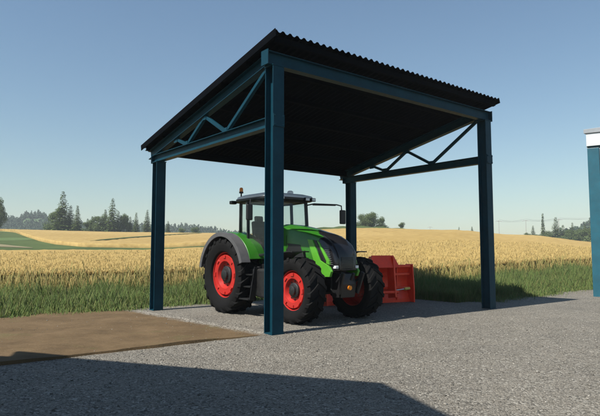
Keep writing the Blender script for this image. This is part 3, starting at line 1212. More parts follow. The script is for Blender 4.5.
# rear fenders
for s in (-1, 1):
    def arc(y0, y1, r0, r1, a0, a1, n_=22, cz=RR):
        rings = []
        for k in range(n_ + 1):
            t = R(a0 + (a1 - a0) * k / n_)
            rings.append([(r0 * math.sin(t), s * y0, cz + r0 * math.cos(t)), (r0 * math.sin(t), s * y1, cz + r0 * math.cos(t)), (r1 * math.sin(t), s * y1, cz + r1 * math.cos(t)), (r1 * math.sin(t), s * y0, cz + r1 * math.cos(t))])
        return rings
    mb = MB()
    mb.loft(arc(.52, 1.06, 1.19, 1.23, -75, 68))
    # inner side wall up to the cab
    mb.prism([(1.15 * math.sin(R(a)), RR + 1.21 * math.cos(R(a))) for a in range(-70, 66, 8)] + [(.9, 1.3), (-.7, 1.3)], s * .50, s * .54)
    fe = mb.build('rear_fender', M['green'], tr, bevel=.01, smooth=45)
    mb = MB()
    mb.loft(arc(1.055, 1.34, 1.18, 1.215, -80, 72))
    mb.loft(arc(1.30, 1.345, 1.10, 1.216, -80, 72))
    mb.build('fender_flare', M['grey'], fe, smooth=45)
    mb = MB()
    mb.b2(-.98, -.90, s * .75 - .13, s * .75 + .13, 1.72, 1.82)
    mb.build('tail_light', M['red'], fe, bevel=.01)
    # front fenders
    def farc(y0, y1, r0, r1, a0, a1, n_=14):
        rings = []
        for k in range(n_ + 1):
            t = R(a0 + (a1 - a0) * k / n_)
            rings.append([(WB + q_ * math.sin(t), s * y_, FR_ + q_ * math.cos(t)) for q_, y_ in ((r0, y0), (r0, y1), (r1, y1), (r1, y0))])
        return rings
    mb = MB()
    mb.loft(farc(.74, 1.28, .93, .955, -80, 8))
    mb.tube((WB, s * .62, FR_ + .1), (WB - .1, s * .72, FR_ + .96), .03, n=8)
    mb.build('front_fender', M['black'], tr, smooth=45)
# fuel tank and steps
mb = MB()
mb.prism([(.98, .55), (.92, 1.28), (2.02, 1.28), (2.12, .95), (1.98, .48)], -.98, -.36)
tank = mb.build('fuel_tank', M['chassis'], tr, bevel=.06, seg=3)
mb = MB()
mb.tube((1.2, -.80, 1.28), (1.2, -.80, 1.34), .06, n=14)
mb.build('filler_cap', M['black'], tank)
mb = MB()
mb.prism([(1.42, .55), (1.40, 1.22), (2.08, 1.22), (2.12, .95), (1.98, .50)], .36, .92)
mb.build('battery_box', M['chassis'], tr, bevel=.05, seg=3)
for s in (-1, 1):
    mb = MB()
    for k, z_ in enumerate((.45, .78, 1.10)):
        mb.b2(.88, 1.34, s * (1.14 - .06 * k) - .11, s * (1.14 - .06 * k) + .11, z_, z_ + .035)
    for xx in (.87, 1.35):
        mb.bar((xx, s * 1.14, .44), (xx, s * .98, 1.32), .02, .16, (0, s, 0))
    mb.build('step_ladder', M['black'], tr, bevel=.005)

# hoses and brackets along the engine
for s in (-1, 1):
    for k in range(3):
        mb = MB()
        mb.pipe([(1.9 + k * .16, s * .41, 1.30), (2.2 + k * .14, s * .46, 1.22 - k * .05), (2.6, s * .45, 1.12 - k * .06), (2.85, s * .36, .98)], .016, 8)
        mb.build('hose', M['black'], tr, smooth=50)
    mb = MB()
    mb.b2(2.02, 2.30, s * .42 - .03, s * .42 + .03, .98, 1.18)
    mb.tube((2.16, s * .45, 1.20), (2.16, s * .45, 1.36), .055, n=14)
    mb.build('filter', M['grey'], tr, bevel=.01, smooth=40)
# cab
mb = MB()
mb.prism([(-.05, 1.32), (-.05, 1.62), (.72, 1.62), (.84, 1.40), (1.42, 1.40), (1.62, 1.74), (1.62, 1.25), (.0, 1.25)], -.66, .66)
mb.build('cab_floor', M['black'], tr, bevel=.02)
PIL = {  # foot, head
    'rear': ((.02, .66, 1.62), (.10, .70, 3.17)),
    'mid': ((.66, .80, 1.60), (.60, .78, 3.17)),
    'front': ((1.62, .60, 1.70), (1.46, .64, 3.17)),
}
cab = MB()
for s in (-1, 1):
    for k, (a, b) in PIL.items():
        a = (a[0], s * a[1], a[2])
        b = (b[0], s * b[1], b[2])
        cab.bar(a, b, .075 if k != 'mid' else .06, .085, (0, 1, 0))
    for n0, n1 in (('rear', 'mid'), ('mid', 'front')):
        for e in (0, 1):
            p0, p1 = PIL[n0][e], PIL[n1][e]
            cab.bar((p0[0], s * p0[1], p0[2]), (p1[0], s * p1[1], p1[2]), .06, .07)
for n0 in ('rear', 'front'):
    for e in (0, 1):
        p0 = PIL[n0][e]
        cab.bar((p0[0], -p0[1], p0[2]), (p0[0], p0[1], p0[2]), .07, .07)
cf = cab.build('cab_frame', M['black'], tr, bevel=.012)


def pane(name, pts, parent, mat):
    p_ = [Vector(q_) for q_ in pts]
    nrm = (p_[0] - p_[-1]).cross(p_[-2] - p_[-1]).normalized()
    p_ = [q_ - nrm * (q_ - p_[-1]).dot(nrm) for q_ in p_]
    nrm = nrm * .004
    mb_ = MB()
    n_ = len(p_)
    mb_.add([q_ + nrm for q_ in p_] + [q_ - nrm for q_ in p_], [tuple(range(n_)), tuple(range(2 * n_ - 1, n_ - 1, -1))] + [(k, (k + 1) % n_, n_ + (k + 1) % n_, n_ + k) for k in range(n_)])
    return mb_.build(name, mat, parent)


for s in (-1, 1):
    q_ = lambda k, e: (PIL[k][e][0], s * (PIL[k][e][1] + .01), PIL[k][e][2])
    pane('side_window', [q_('rear', 0), q_('mid', 0), q_('mid', 1), q_('rear', 1)], cf, M['glass'])
    dr = pane('door', [q_('mid', 0), (1.0, s * .81, 1.42), q_('front', 0), q_('front', 1), q_('mid', 1)], tr, M['glass'])
    hd = MB()
    hd.b2(.40, .62, s * .84 - .02, s * .84 + .02, 1.78, 1.83)
    hd.build('handle', M['black'], dr, bevel=.008)
    hr = MB()
    hr.pipe([(1.64, s * .74, 1.5), (1.68, s * .80, 1.6), (1.62, s * .80, 2.2), (1.56, s * .72, 2.3)], .018, 8)
    hr.build('handrail', M['black'], tr, smooth=40)
f0, f1 = PIL['front']
pane('windscreen', [(f0[0] + .02, -f0[1], f0[2]), (f0[0] + .02, f0[1], f0[2]), (f1[0] + .02, f1[1], f1[2]), (f1[0] + .02, -f1[1], f1[2])], cf, M['glass'])
r0, r1 = PIL['rear']
pane('rear_window', [(r0[0] - .02, -r0[1], r0[2]), (r0[0] - .02, r0[1], r0[2]), (r1[0] - .02, r1[1], r1[2]), (r1[0] - .02, -r1[1], r1[2])], cf, M['glass'])


def slab(x0, x1, hw, z, rad=.22, n_=5, taper=0):
    pts = []
    for cx, cy, a0 in ((x1 - rad, hw - rad, 0), (x0 + rad, hw - rad, 90), (x0 + rad, -hw + rad, 180), (x1 - rad, -hw + rad, 270)):
        for k in range(n_ + 1):
            t = R(a0 + 90 * k / n_)
            pts.append((cx + rad * math.cos(t), cy + rad * math.sin(t), z))
    return pts


mb = MB()
mb.loft([slab(-.02, 1.64, .80, 3.165), slab(-.08, 1.72, .86, 3.20), slab(-.08, 1.72, .86, 3.26)])
rt = mb.build('roof_rim', M['black'], tr, smooth=40)
mb = MB()
mb.loft([slab(-.07, 1.71, .85, 3.262), slab(-.04, 1.66, .82, 3.33), slab(.10, 1.48, .68, 3.385), slab(.25, 1.25, .45, 3.40)])
roof = mb.build('roof', M['white'], tr, smooth=40)
# work lights on the roof corners, beacon, sensors
for (xx, yy) in ((1.70, .45), (1.70, .68), (1.70, -.45), (1.70, -.68), (-.08, .62), (-.08, -.62)):
    sg = 1 if xx > 0 else -1
    mb = MB()
    mb.b2(min(xx, xx + sg * .08), max(xx, xx + sg * .08), yy - .08, yy + .08, 3.17, 3.27)
    wl = mb.build('work_light', M['black'], rt, bevel=.012)
    mb = MB()
    x2 = xx + sg * .084
    mb.b2(min(x2, x2 + sg * .008), max(x2, x2 + sg * .008), yy - .065, yy + .065, 3.185, 3.255)
    mb.build('lens', M['lens'], wl)
mb = MB()
mb.tube((.20, -.76, 3.25), (.20, -.76, 3.44), .022, n=10)
mb.lathe([(.06, 3.44), (.066, 3.47), (.064, 3.485), (.004, 3.486)], (.20, -.76, 0), 16, 'z')
bs = mb.build('beacon_stalk', M['black'], tr, smooth=40)
mb = MB()
mb.lathe([(.004, 3.487), (.056, 3.487), (.054, 3.56), (.042, 3.60), (.004, 3.612)], (.20, -.76, 0), 16, 'z')
mb.build('beacon', M['amber'], bs, smooth=40)
mb = MB()
mb.b2(-.24, -.09, -.90, -.72, 3.14, 3.24)
mb.build('rear_lamp', M['black'], rt, bevel=.02)
mb = MB()
mb.lathe([(.004, 3.39), (.09, 3.39), (.085, 3.46), (.05, 3.485), (.004, 3.49)], (1.3, .2, 0), 18, 'z')
mb.build('receiver_dome', M['white'], tr, smooth=40)
# mirrors on long arms
for s in (-1, 1):
    e = 1.80 if s > 0 else 1.47
    mb = MB()
    mb.pipe([(1.50, s * .66, 3.08), (1.62, s * .82, 3.12), (1.72, s * (e - .17), 3.13), (1.74, s * (e - .01), 3.10), (1.74, s * e, 2.98)], .020, 8)
    mb.bar((1.60, s * .80, 3.10), (1.70, s * (e - .22), 3.12), .05, .05)
    ma = mb.build('mirror_arm', M['black'], tr, smooth=40)
    mb = MB()
    mb.box((1.75, s * (e + .03), 2.77), (.09, .19, .42), Matrix.Rotation(R(-s * 8), 3, 'Z'))
    mi = mb.build('mirror', M['black'], ma, bevel=.03, seg=3)
    mb = MB()
    mb.box((1.702, s * (e + .034), 2.77), (.006, .15, .36), Matrix.Rotation(R(-s * 8), 3, 'Z'))
    mb.build('mirror_glass', M['chrome'], mi)
# exhaust stack at the right front pillar
mb = MB()
mb.tube((1.74, -.68, 1.45), (1.74, -.68, 2.62), .10, n=18)
mb.tube((1.74, -.68, 2.62), (1.74, -.68, 2.70), .10, .06, n=18)
mb.pipe([(1.74, -.68, 2.70), (1.74, -.68, 3.10), (1.72, -.72, 3.20), (1.66, -.80, 3.26)], .055, 14)
mb.build('exhaust', M['black'], tr, smooth=40)
# seat, console and steering wheel
mb = MB()
mb.b2(.10, .63, -.26, .26, 1.80, 1.95)
mb.box((.07, 0, 2.28), (.14, .50, .74), Matrix.Rotation(R(-8), 3, 'Y'))
mb.box((.0, 0, 2.72), (.11, .28, .18), Matrix.Rotation(R(-8), 3, 'Y'))
mb.b2(.17, .55, -.20, .20, 1.62, 1.80)
mb.b2(.20, .67, -.42, -.28, 2.02, 2.14)
mb.build('seat', M['fabric'], tr, bevel=.04, seg=3)
mb = MB()
mb.loft([[(1.2, -.14, 1.40), (1.4, -.14, 1.40), (1.4, .14, 1.40), (1.2, .14, 1.40)], [(1.05, -.10, 2.05), (1.2, -.10, 2.15), (1.2, .10, 2.15), (1.05, .10, 2.05)]])
dash = mb.build('dashboard', M['black'], tr, bevel=.03)
mb = MB()
rings = []
rt_ = Matrix.Rotation(R(-32), 3, 'Y')
for k in range(25):
    t = 2 * PI * k / 24
    rings.append([rt_ @ Vector(((.20 + .018 * math.cos(a)) * math.cos(t), (.20 + .018 * math.cos(a)) * math.sin(t), .018 * math.sin(a))) + Vector((.97, 0, 2.18)) for a in [2 * PI * j / 8 for j in range(8)]])
mb.loft(rings, caps=False)
for t in (0.5, 2.6, 4.7):
    mb.tube((.97, 0, 2.17), rt_ @ Vector((.2 * math.cos(t), .2 * math.sin(t), 0)) + Vector((.97, 0, 2.18)), .014, n=6)
mb.build('steering_wheel', M['black'], dash, smooth=40)
mb = MB()
mb.box((.73, -.52, 2.32), (.04, .30, .22), Matrix.Rotation(R(-15), 3, 'Y'))
mb.tube((.70, -.5, 2.0), (.72, -.52, 2.24), .02, n=8)
mb.build('terminal', M['black'], tr, bevel=.01)
# rear linkage
mb = MB()
for s in (-1, 1):
    mb.bar((-.6, s * .35, .62), (-1.45, s * .46, .55), .07, .11)
    mb.tube((-.72, s * .36, 1.3), (-1.15, s * .42, .62), .035, n=10)
mb.tube((-.75, 0, 1.2), (-1.35, 0, 1.15), .04, n=10)
mb.b2(-.95, -.75, -.28, .28, .45, .95)
mb.build('rear_linkage', M['chassis'], tr, bevel=.01)

# ------------------------------------------------------------------ red dozer blade standing beyond the tractor
BLX, BLY, BLA = 2.24, 18.25, R(24)
bl = empty('dozer_blade', (BLX, BLY, 0), BLA)
tag(bl, 'bright red dozer blade attachment standing on the gravel behind the tractor', 'dozer blade')
BL = 3.3
HB = 1.30
mb = MB()
sec = []
for k in range(11):
    t = k / 10
    z = 0.10 + (HB - 0.10) * t
    yb = 0.16 * math.sin(PI * t) - 0.06 * t
    sec.append((yb, z))
poly = [(a, b) for a, b in sec] + [(a - .035, b) for a, b in reversed(sec)]
mb.prism(poly, -BL / 2, BL / 2, 'x')
mp = mb.build('mouldboard', M['red'], bl, smooth=40)
mb = MB()
for z, dp in ((HB - .05, .10), (.98, .03), (.52, .05)):
    mb.b2(-BL / 2 + .05, BL / 2 - .05, -.08 - dp, -.02 if z > 1.1 else .08, z - .04, z + .04)
mb.build('stiffener', M['red'], bl, bevel=.01)
for s in (-1, 1):
    mb = MB()
    mb.prism([(-.30, .04), (.30, .04), (.30, .30), (.18, HB + .02), (-.22, HB + .02), (-.30, .5)], s * BL / 2 - .02, s * BL / 2 + .02, 'x')
    mb.build('end_plate', M['red'], bl, bevel=.006)
for k in range(4):
    xx = -BL / 2 + .55 + k * (BL - 1.1) / 3
    mb = MB()
    mb.prism([(-.10, .12), (.06, .12), (.14, .6), (.02, HB - .04), (-.10, HB - .04)], xx - .015, xx + .015, 'x')
    mb.build('rib', M['red'], bl)
mb = MB()
mb.b2(-BL / 2, BL / 2, -.04, .03, 0.0, .16)
mb.build('cutting_edge', M['red'], bl, bevel=.006)
# hitch headstock: a raised tilted plate on two cheeks
mb = MB()
for xx in (-.10, .72):
    mb.prism([(-.60, .25), (-.16, .2), (-.12, 1.25), (-.30, 1.58), (-.48, 1.58)], xx - .03, xx + .03, 'x')
mb.loft([[(-.25, -.50, 1.22), (.95, -.50, 1.22), (.95, -.46, 1.20), (-.25, -.46, 1.20)], [(-.05, -.34, 1.62), (.80, -.34, 1.62), (.80, -.30, 1.60), (-.05, -.30, 1.60)]])
mb.tube((-.2, -.52, .42), (.85, -.52, .42), .05, n=12)
mb.build('headstock', M['red'], bl, bevel=.01)
mb = MB()
mb.tube((.85, -.40, .47), (1.22, -.36, .50), .022, n=10)
pin = mb.build('hydraulic_rod', M['chrome'], bl, smooth=40)
mb = MB()
mb.tube((1.2, -.365, .50), (1.42, -.34, .515), .05, .045, n=12)
mb.build('rod_end', M['yellow'], pin, smooth=40)
for xx in (-1.2, .3):
    mb = MB()
    mb.b2(xx - .05, xx + .05, -.36, -.26, .08, .66)
    mb.lathe([(.004, 0.0), (.11, 0.0), (.12, .02), (.05, .07), (.04, .1)], (xx, -.31, 0), 16, 'z')
    mb.build('skid_foot', M['chassis'], bl, bevel=.005)


# ------------------------------------------------------------------ trees
def conifer_meshes(seed, h, rad, narrow=1.0):
    rg = random.Random(seed)
    t = MB()
    t.tube((0, 0, 0), (0, 0, h * .95), h * .016, h * .002, n=8)
    c = MB()
    nw = int(h * 2.4)
    for i in range(nw):
        q = (i + rg.random() * .6) / nw
        z = h * (.07 + .93 * q)
        rr = rad * narrow * (1 - q) ** .9 * rg.uniform(.78, 1.10) + .22
        nb = max(4, int(9 * (1 - q) + 4))
        a0 = rg.random() * 6.28
        for k in range(nb):
            a = a0 + 2 * PI * k / nb + rg.uniform(-.25, .25)
            L = rr * rg.uniform(.6, 1.15)
            droop = rg.uniform(.18, .42)
            ns = max(2, int(L / .45))
            for s_ in range(ns):
                f_ = (s_ + .6) / ns
                px, py, pz = math.cos(a) * L * f_, math.sin(a) * L * f_, z - droop * L * f_ ** 1.3
                for _ in range(2):
                    sz = rg.uniform(.45, .85) * (1.1 - .35 * f_) * (.62 + .42 * (1 - q))
                    aa = a + rg.uniform(-1.0, 1.0)
                    d = Vector((math.cos(aa), math.sin(aa), rg.uniform(-.55, .15))) * sz
                    e = Vector((-math.sin(aa), math.cos(aa), rg.uniform(-.6, .6))) * sz * .5
                    p = Vector((px + rg.uniform(-.12, .12), py + rg.uniform(-.12, .12), pz + rg.uniform(-.1, .1)))
                    c.add([p - e * .7, p + d * .5 - e, p + d * 1.25, p + d * .5 + e], [(0, 1, 2, 3)])
    # leader
    for _ in range(10):
        zz = h * rg.uniform(.93, 1.0)
        aa = rg.random() * 6.28
        d = Vector((math.cos(aa) * .25, math.sin(aa) * .25, .2))
        e = Vector((-math.sin(aa) * .1, math.cos(aa) * .1, 0))
        p = Vector((0, 0, zz))
        c.add([p - e, p + d * .5 - e, p + d, p + d * .5 + e], [(0, 1, 2, 3)])
    return t, c


def broad_meshes(seed, h, rad, leaf=.42):
    rg = random.Random(seed)
    t = MB()
    t.tube((0, 0, 0), (rg.uniform(-.2, .2), rg.uniform(-.2, .2), h * .5), h * .028, h * .016, n=8)
    lobes = []
    for k in range(rg.randint(13, 16)):
        a = rg.random() * 6.28
        rr = rad * rg.uniform(.15, .78)
        z = h * rg.uniform(.22, .88)
        lr = rad * rg.uniform(.40, .60) * (1.1 - .4 * (z / h))
        c_ = Vector((math.cos(a) * rr * (1.15 - .5 * z / h), math.sin(a) * rr * (1.15 - .5 * z / h), z))
        lobes.append((c_, lr))
        t.tube((0, 0, h * rg.uniform(.25, .45)), c_, h * .012, h * .004, n=5)
    c = MB()
    for c_, lr in lobes:
        for _ in range(int(110 * (lr / leaf) ** 1.2 / 2.2) + 60):
            d = Vector((rg.gauss(0, 1), rg.gauss(0, 1), rg.gauss(0, 1))).normalized()
            p = c_ + Vector((d.x, d.y, d.z * .8)) * lr * rg.uniform(.55, 1.15)
            n_ = (d + Vector((rg.gauss(0, .5), rg.gauss(0, .5), rg.gauss(0, .5) + .4))).normalized()
            a_ = n_.orthogonal().normalized()
            b_ = n_.cross(a_)
            s_ = leaf * rg.uniform(.6, 1.3)
            c.add([p - a_ * s_ * .6, p - b_ * s_ * .35, p + a_ * s_ * .6, p + b_ * s_ * .35], [(0, 1, 2, 3)])
    return t, c


TYPES = {}
for i in range(4):
    TYPES['spruce%d' % i] = ('spruce_tree', conifer_meshes(20 + i, 15, 3.9 + .3 * (i % 2), (1, .85, 1.1, .7)[i]), 15.0, M['spruce'])
TYPES['poplar'] = ('cypress_tree', conifer_meshes(61, 15, 1.5, 1.0), 15.0, M['spruce'])
for i in range(4):
    TYPES['broad%d' % i] = ('leafy_tree', broad_meshes(40 + i, 10, 4.2 + .5 * (i % 2)), 10.0, M['broadleaf'])
PROTO = {}


def plant(kind, px, r, h, label, group=None, wide=1.0, sink=0.2):
    """px: the bearing, as a column of a 600-wide view straight ahead"""
    x_, y_ = r * (px - 300) / 546.66 / math.hypot(1, (px - 300) / 546.66), r / math.hypot(1, (px - 300) / 546.66)
    nm, meshes, hh, mat = TYPES[kind]
    if kind not in PROTO:
        root = empty(nm)
        meshes[0].build('trunk', M['bark'], root, smooth=60)
        cr = MB()
        cr.v, cr.f, cr.m = meshes[1].v, meshes[1].f, meshes[1].m
        me = bpy.data.meshes.new('crown')
        me.from_pydata(cr.v, [], cr.f)
        me.materials.append(mat)
        o_ = bpy.data.objects.new('crown', me)
        COL.objects.link(o_)
        o_.parent = root
        PROTO[kind] = root
    else:
        root = copy_tree(PROTO[kind])
    root.location = (x_, y_, gz(x_, y_) - sink)
    k = h / hh
    root.scale = (k * wide, k * wide, k)
    root.rotation_euler = (0, 0, rng.uniform(0, 6.28))
    for key in ('label', 'group', 'category'):
        if key in root:
            del root[key]
    tag(root, label, 'tree', group)
    return root


GL = 'trees along the left skyline'
GR = 'trees along the right skyline'
GC = 'trees on the crest behind the shed'
plant('spruce0', 62, 222, 16.0, 'tallest spruce on the left skyline', GL, 1.1)
plant('broad1', 55, 226, 9.6, 'bushy leafy tree hugging the tallest spruce on the left skyline', GL, .9)
plant('spruce1', 77, 218, 10.6, 'slim spruce just right of the tallest one on the left skyline', GL)
plant('broad2', 99, 224, 8.6, 'rounded leafy tree between the two tall left skyline spruces', GL, .8)
plant('spruce2', 112, 222, 14.2, 'second tallest spruce on the left skyline, in its middle', GL, .95)
plant('broad0', 124, 226, 8.8, 'ragged leafy tree right of the second tallest spruce', GL, .75)
plant('spruce3', 136, 220, 8.8, 'short thin spruce left of the far-left shed post', GL)
plant('spruce1', 147, 224, 10.2, 'spruce close beside the far-left shed post', GL)
plant('broad3', -3, 214, 11.6, 'broad leafy tree cut by the left edge of the picture', GL, .6)
plant('broad1', 88, 232, 6.0, 'low leafy tree in the gap behind the slim left skyline spruce', GL, 1.2)
plant('spruce2', 70, 224, 11.0, 'bushy spruce filling the gap right behind the tallest left skyline spruce', GL, 1.1)
plant('spruce0', 92, 228, 7.4, 'shorter full spruce left of the rounded leafy tree on the left skyline', GL, 1.2)
plant('spruce1', 105, 226, 10.0, 'spruce standing close left of the second tallest left skyline spruce', GL, 1.15)
plant('spruce0', 118, 225, 9.6, 'spruce standing close right of the second tallest left skyline spruce', GL, 1.1)
plant('spruce2', 130, 228, 7.6, 'stout low spruce beside the ragged leafy tree on the left skyline', GL, 1.3)
plant('spruce3', 168, 236, 6.5, 'small spruce just right of the far-left shed post', GL, 1.2)
plant('broad2', 181, 240, 4.2, 'low round bush on the skyline left of the tractor cab', GL, 1.3)
plant('broad0', 195, 240, 4.4, 'wide low bush on the skyline nearest to the tractor beacon', GL, 1.4)
plant('broad0', 371, 178, 7.0, 'largest leafy tree on the crest right of the rear shed post', GC, 1.05, sink=-.5)
plant('broad2', 382, 180, 5.6, 'mid-sized leafy tree on the crest touching the largest one', GC, .9, sink=-.7)
plant('broad3', 362, 180, 6.0, 'leafy tree on the crest half behind the rear shed post', GC, .9, sink=-.7)
plant('broad1', 401, 182, 3.4, 'lone small tree on the crest right of the leafy clump', GC, .9, sink=-.9)
plant('spruce3', 459, 185, 3.6, 'tiny spruce on the crest farther from the right shed post', GC, 1.1)
plant('spruce1', 472, 185, 4.0, 'tiny spruce on the crest nearest to the right shed post', GC, 1.1)
plant('poplar', 543, 250, 13.5, 'tall narrow cypress-like tree standing above the right tree line', GR, .8)
for px, k, r, h, lb, w in (
        (527, 'broad0', 246, 5.2, 'low bush at the left end of the right tree line', 1.0),
        (533, 'spruce1', 250, 8.2, 'small spruce near the left end of the right tree line', 1.1),
        (538, 'broad2', 248, 5.4, 'round tree left of the narrow tall tree', 1.1),
        (549, 'broad1', 250, 6.2, 'leafy tree directly right of the narrow tall tree', 1.0),
        (556, 'spruce0', 252, 12.2, 'largest bushy spruce in the right tree line', 1.15),
        (563, 'spruce2', 256, 9.2, 'broad spruce just right of the largest bushy spruce', 1.2),
        (568, 'broad3', 250, 7.0, 'pale leafy tree in the middle of the right tree line', 1.0),
        (572.5, 'spruce3', 254, 10.2, 'thin pointed spruce in the right half of the right tree line', 1.0),
        (579, 'broad0', 252, 7.8, 'leafy tree right of the thin pointed spruce', 1.1),
        (585, 'spruce1', 252, 9.5, 'spruce next to the teal hall post', 1.1),
        (592, 'broad2', 250, 9.5, 'leafy tree behind the teal hall post', 1.1)):
    plant(k, px, r, h, lb, GR, w)


# ------------------------------------------------------------------ distant hills and woods
def hill(name, px0, px1, r, prof, depth):
    """prof: list of (0..1, height)"""
    n_ = 60
    rows = []
    for j, (fr, dr) in enumerate(((0.0, -depth), (.45, -depth * .5), (.8, -depth * .2), (1.0, 0), (.7, depth * .5), (.0, depth))):
        row = []
        for i in range(n_ + 1):
            t = i / n_
            px = px0 + (px1 - px0) * t
            a = math.atan2(px - 300, 546.66)
            hh = np.interp(t, [q[0] for q in prof], [q[1] for q in prof])
            rr = r + dr
            x_, y_ = rr * math.sin(a), rr * math.cos(a)
            row.append((x_, y_, (5.5 if fr == 0 else 6) + hh * fr * (1 + .05 * math.sin(i * .9 + j))))
        rows.append(row)
    mb_ = MB()
    mb_.loft(rows, caps=False, closed=False)
    o_ = mb_.build(name, M['hill'], smooth=70)
    tag(o_, kind='structure')
    return rows


def woods(name, rows, cnt, size, label, seed, keep=None):
    rg = random.Random(seed)
    c = MB()
    for _ in range(cnt):
        j = rg.randint(0, 2)
        i = rg.randint(0, len(rows[0]) - 2)
        tj, ti = rg.random(), rg.random()
        a, b, d, e = (Vector(rows[j][i]), Vector(rows[j][i + 1]), Vector(rows[j + 1][i]), Vector(rows[j + 1][i + 1]))
        p = a.lerp(b, ti).lerp(d.lerp(e, ti), tj)
        if keep and not keep(j + tj, (i + ti) / len(rows[0])):
            continue
        s_ = size * rg.uniform(.6, 1.3)
        con = rg.random() < .5
        for _k in range(26):
            z_ = rg.random()
            w_ = s_ * (.42 * (1 - z_) + .05) if con else s_ * .42 * math.sin(PI * (.15 + .8 * z_))
            an = rg.random() * 6.28
            q = p + Vector((math.cos(an) * w_ * .7, math.sin(an) * w_ * .7, s_ * (z_ * (1.25 if con else .85))))
            n_ = Vector((math.cos(an), math.sin(an), rg.uniform(.1, 1.2))).normalized()
            u_ = n_.orthogonal().normalized()
            v_ = n_.cross(u_)
            g_ = s_ * rg.uniform(.07, .15)
            c.add([q - u_ * g_, q - v_ * g_, q + u_ * g_, q + v_ * g_], [(0, 1, 2, 3)])
    me = bpy.data.meshes.new(name)
    me.from_pydata(c.v, [], c.f)
    me.materials.append(M['forest'])
    o_ = bpy.data.objects.new(name, me)
    COL.objects.link(o_)
    tag(o_, label, 'woods', kind='stuff')


rows = hill('hill', -60, 66, 620, [(0, 20), (.3, 24), (.48, 23), (.6, 25), (.72, 32), (.84, 30), (.95, 13), (1, 0)], 170)
woods('woods', rows, 6500, 4.2, 'bluish wooded hill far away at the left', 3, keep=lambda j, i: not (1.6 < j < 2.5 and .62 < i < .82))
rows = hill('hill', 40, 260, 560, [(0, 14), (.15, 17), (.3, 18), (.5, 16), (.68, 16), (.8, 12), (1, 5)], 120)
woods('woods', rows, 3500, 5.5, 'far low band of woods behind the left skyline trees', 4)
rows = hill('hill', 556, 720, 520, [(0, 0), (.12, 5), (.25, 16), (.4, 28), (.7, 40), (1, 38)], 120)
woods('woods', rows, 2400, 7.5, 'dark wooded hill behind the right tree line', 5)


# ------------------------------------------------------------------ power line far right
def pole(px, r, h, label):
    a = math.atan2(px - 300, 546.66)
    x_, y_ = r * math.sin(a), r * math.cos(a)
    t = empty('power_pole', (x_, y_, 5.0), -a + R(8))
    tag(t, label, 'power pole', 'power poles on the right skyline')
    mb_ = MB()
    mb_.tube((0, 0, 0), (0, 0, h), .22, .14, n=8)
    mb_.build('mast', M['pole'], t)
    mb_ = MB()
    mb_.b2(-1.9, 1.9, -.09, .09, h - .9, h - .65)
    mb_.build('crossarm', M['pole'], t)
    for s in (-1.7, 0, 1.7):
        i_ = MB()
        i_.tube((s, 0, h - .65 if s else h), (s, 0, h - .25 if s else h + .35), .09, .06, n=8)
        i_.build('insulator', M['white'], t)
    return (x_, y_, 5.0 + h), -a + R(8)


ends = [pole(*q) for q in ((430, 420, 15.5, 'power pole on the crest between the two right shed posts'), (499, 330, 14.5, 'pale power pole right of the right shed post'), (526, 330, 14.5, 'power pole left of the right tree line'), (559, 335, 15.0, 'power pole rising behind the right tree line'), (640, 340, 16, 'power pole beyond the hall at the right edge'))]
for s in (-1.7, 0, 1.7):
    mb = MB()
    for (p0, a0), (p1, a1) in zip(ends[1:-1], ends[2:]):
        q0 = Vector((p0[0] + s * math.cos(a0), p0[1] + s * math.sin(a0), p0[2] - (.25 if s else -.35)))
        q1 = Vector((p1[0] + s * math.cos(a1), p1[1] + s * math.sin(a1), p1[2] - (.25 if s else -.35)))
        pts = []
        for k in range(13):
            t = k / 12
            p = q0.lerp(q1, t)
            p.z -= 1.0 * 4 * t * (1 - t)
            pts.append(p)
        mb.pipe(pts, .035, 5)
    o = mb.build('power_cable', M['cable'], smooth=60)
    tag(o, {-1.7: 'left conductor cable strung between the far power poles', 0: 'top conductor cable strung between the far power poles', 1.7: 'right conductor cable strung between the far power poles'}[s], 'cable', 'cables between the power poles')

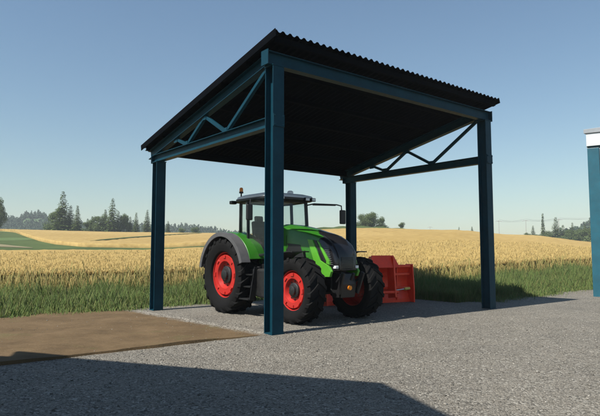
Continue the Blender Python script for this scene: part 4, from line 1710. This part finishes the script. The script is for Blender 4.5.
# ------------------------------------------------------------------ hazy air over the whole place
t = NT('haze_air')
t.t.nodes.remove(t.bsdf)
pv = t.n('ShaderNodeVolumePrincipled')
pv.inputs['Color'].default_value = (0.90, 0.97, 1.0, 1)
pv.inputs['Density'].default_value = 0.00045
pv.inputs['Anisotropy'].default_value = 0.0
t.link(pv.outputs[0], t.out.inputs['Volume'])
mb = MB()
mb.b2(-1100, 1100, -1100, 1100, -1.2, 70)
hz = mb.build('haze', t.mat)
tag(hz, kind='stuff')

# ------------------------------------------------------------------ light, sky, camera
w = bpy.data.worlds.new('World')
scene.world = w
w.use_nodes = True
nt = w.node_tree
bg = nt.nodes['Background']
sky = nt.nodes.new('ShaderNodeTexSky')
sky.sky_type = 'NISHITA'
sky.sun_disc = False
sky.sun_elevation = SUN_EL
sd = Vector((-math.cos(SUN_AZ), -math.sin(SUN_AZ)))
sky.sun_rotation = math.atan2(sd.x, sd.y) % (2 * PI)
sky.altitude = 200
sky.air_density = 1.35
sky.dust_density = 0.6
sky.ozone_density = 0.6
tint = nt.nodes.new('ShaderNodeMix')
tint.data_type = 'RGBA'
tint.blend_type = 'MULTIPLY'
tint.inputs[0].default_value = 1
tint.inputs[7].default_value = (0.80, 0.925, 1.0, 1)
nt.links.new(sky.outputs[0], tint.inputs[6])
nt.links.new(tint.outputs[2], bg.inputs['Color'])
bg.inputs['Strength'].default_value = 0.074

sun = bpy.data.lights.new('sun', 'SUN')
sun.energy = 5.0
sun.angle = R(0.5)
sun.color = (1.0, 0.95, 0.86)
so = bpy.data.objects.new('sun', sun)
COL.objects.link(so)
ray = Vector((math.cos(SUN_AZ) * math.cos(SUN_EL), math.sin(SUN_AZ) * math.cos(SUN_EL), -math.sin(SUN_EL)))
so.rotation_euler = ray.to_track_quat('-Z', 'Y').to_euler()
so.location = (-20, -20, 40)

cam = bpy.data.cameras.new('camera')
cam.sensor_width = 36
cam.lens = 546.66 / 600 * 36
cam.clip_end = 9000
cam.clip_start = 0.05
co_ = bpy.data.objects.new('camera', cam)
COL.objects.link(co_)
co_.location = (0, 0, 1.75)
co_.rotation_euler = (R(90 + 4.534), 0, 0)
scene.camera = co_

vs = scene.view_settings
vs.view_transform = 'Standard'
vs.look = 'None'
vs.gamma = 1
vs.exposure = 0.62
vs.use_curve_mapping = False
scene.cycles.max_bounces = 6
scene.cycles.diffuse_bounces = 2
scene.cycles.transparent_max_bounces = 12
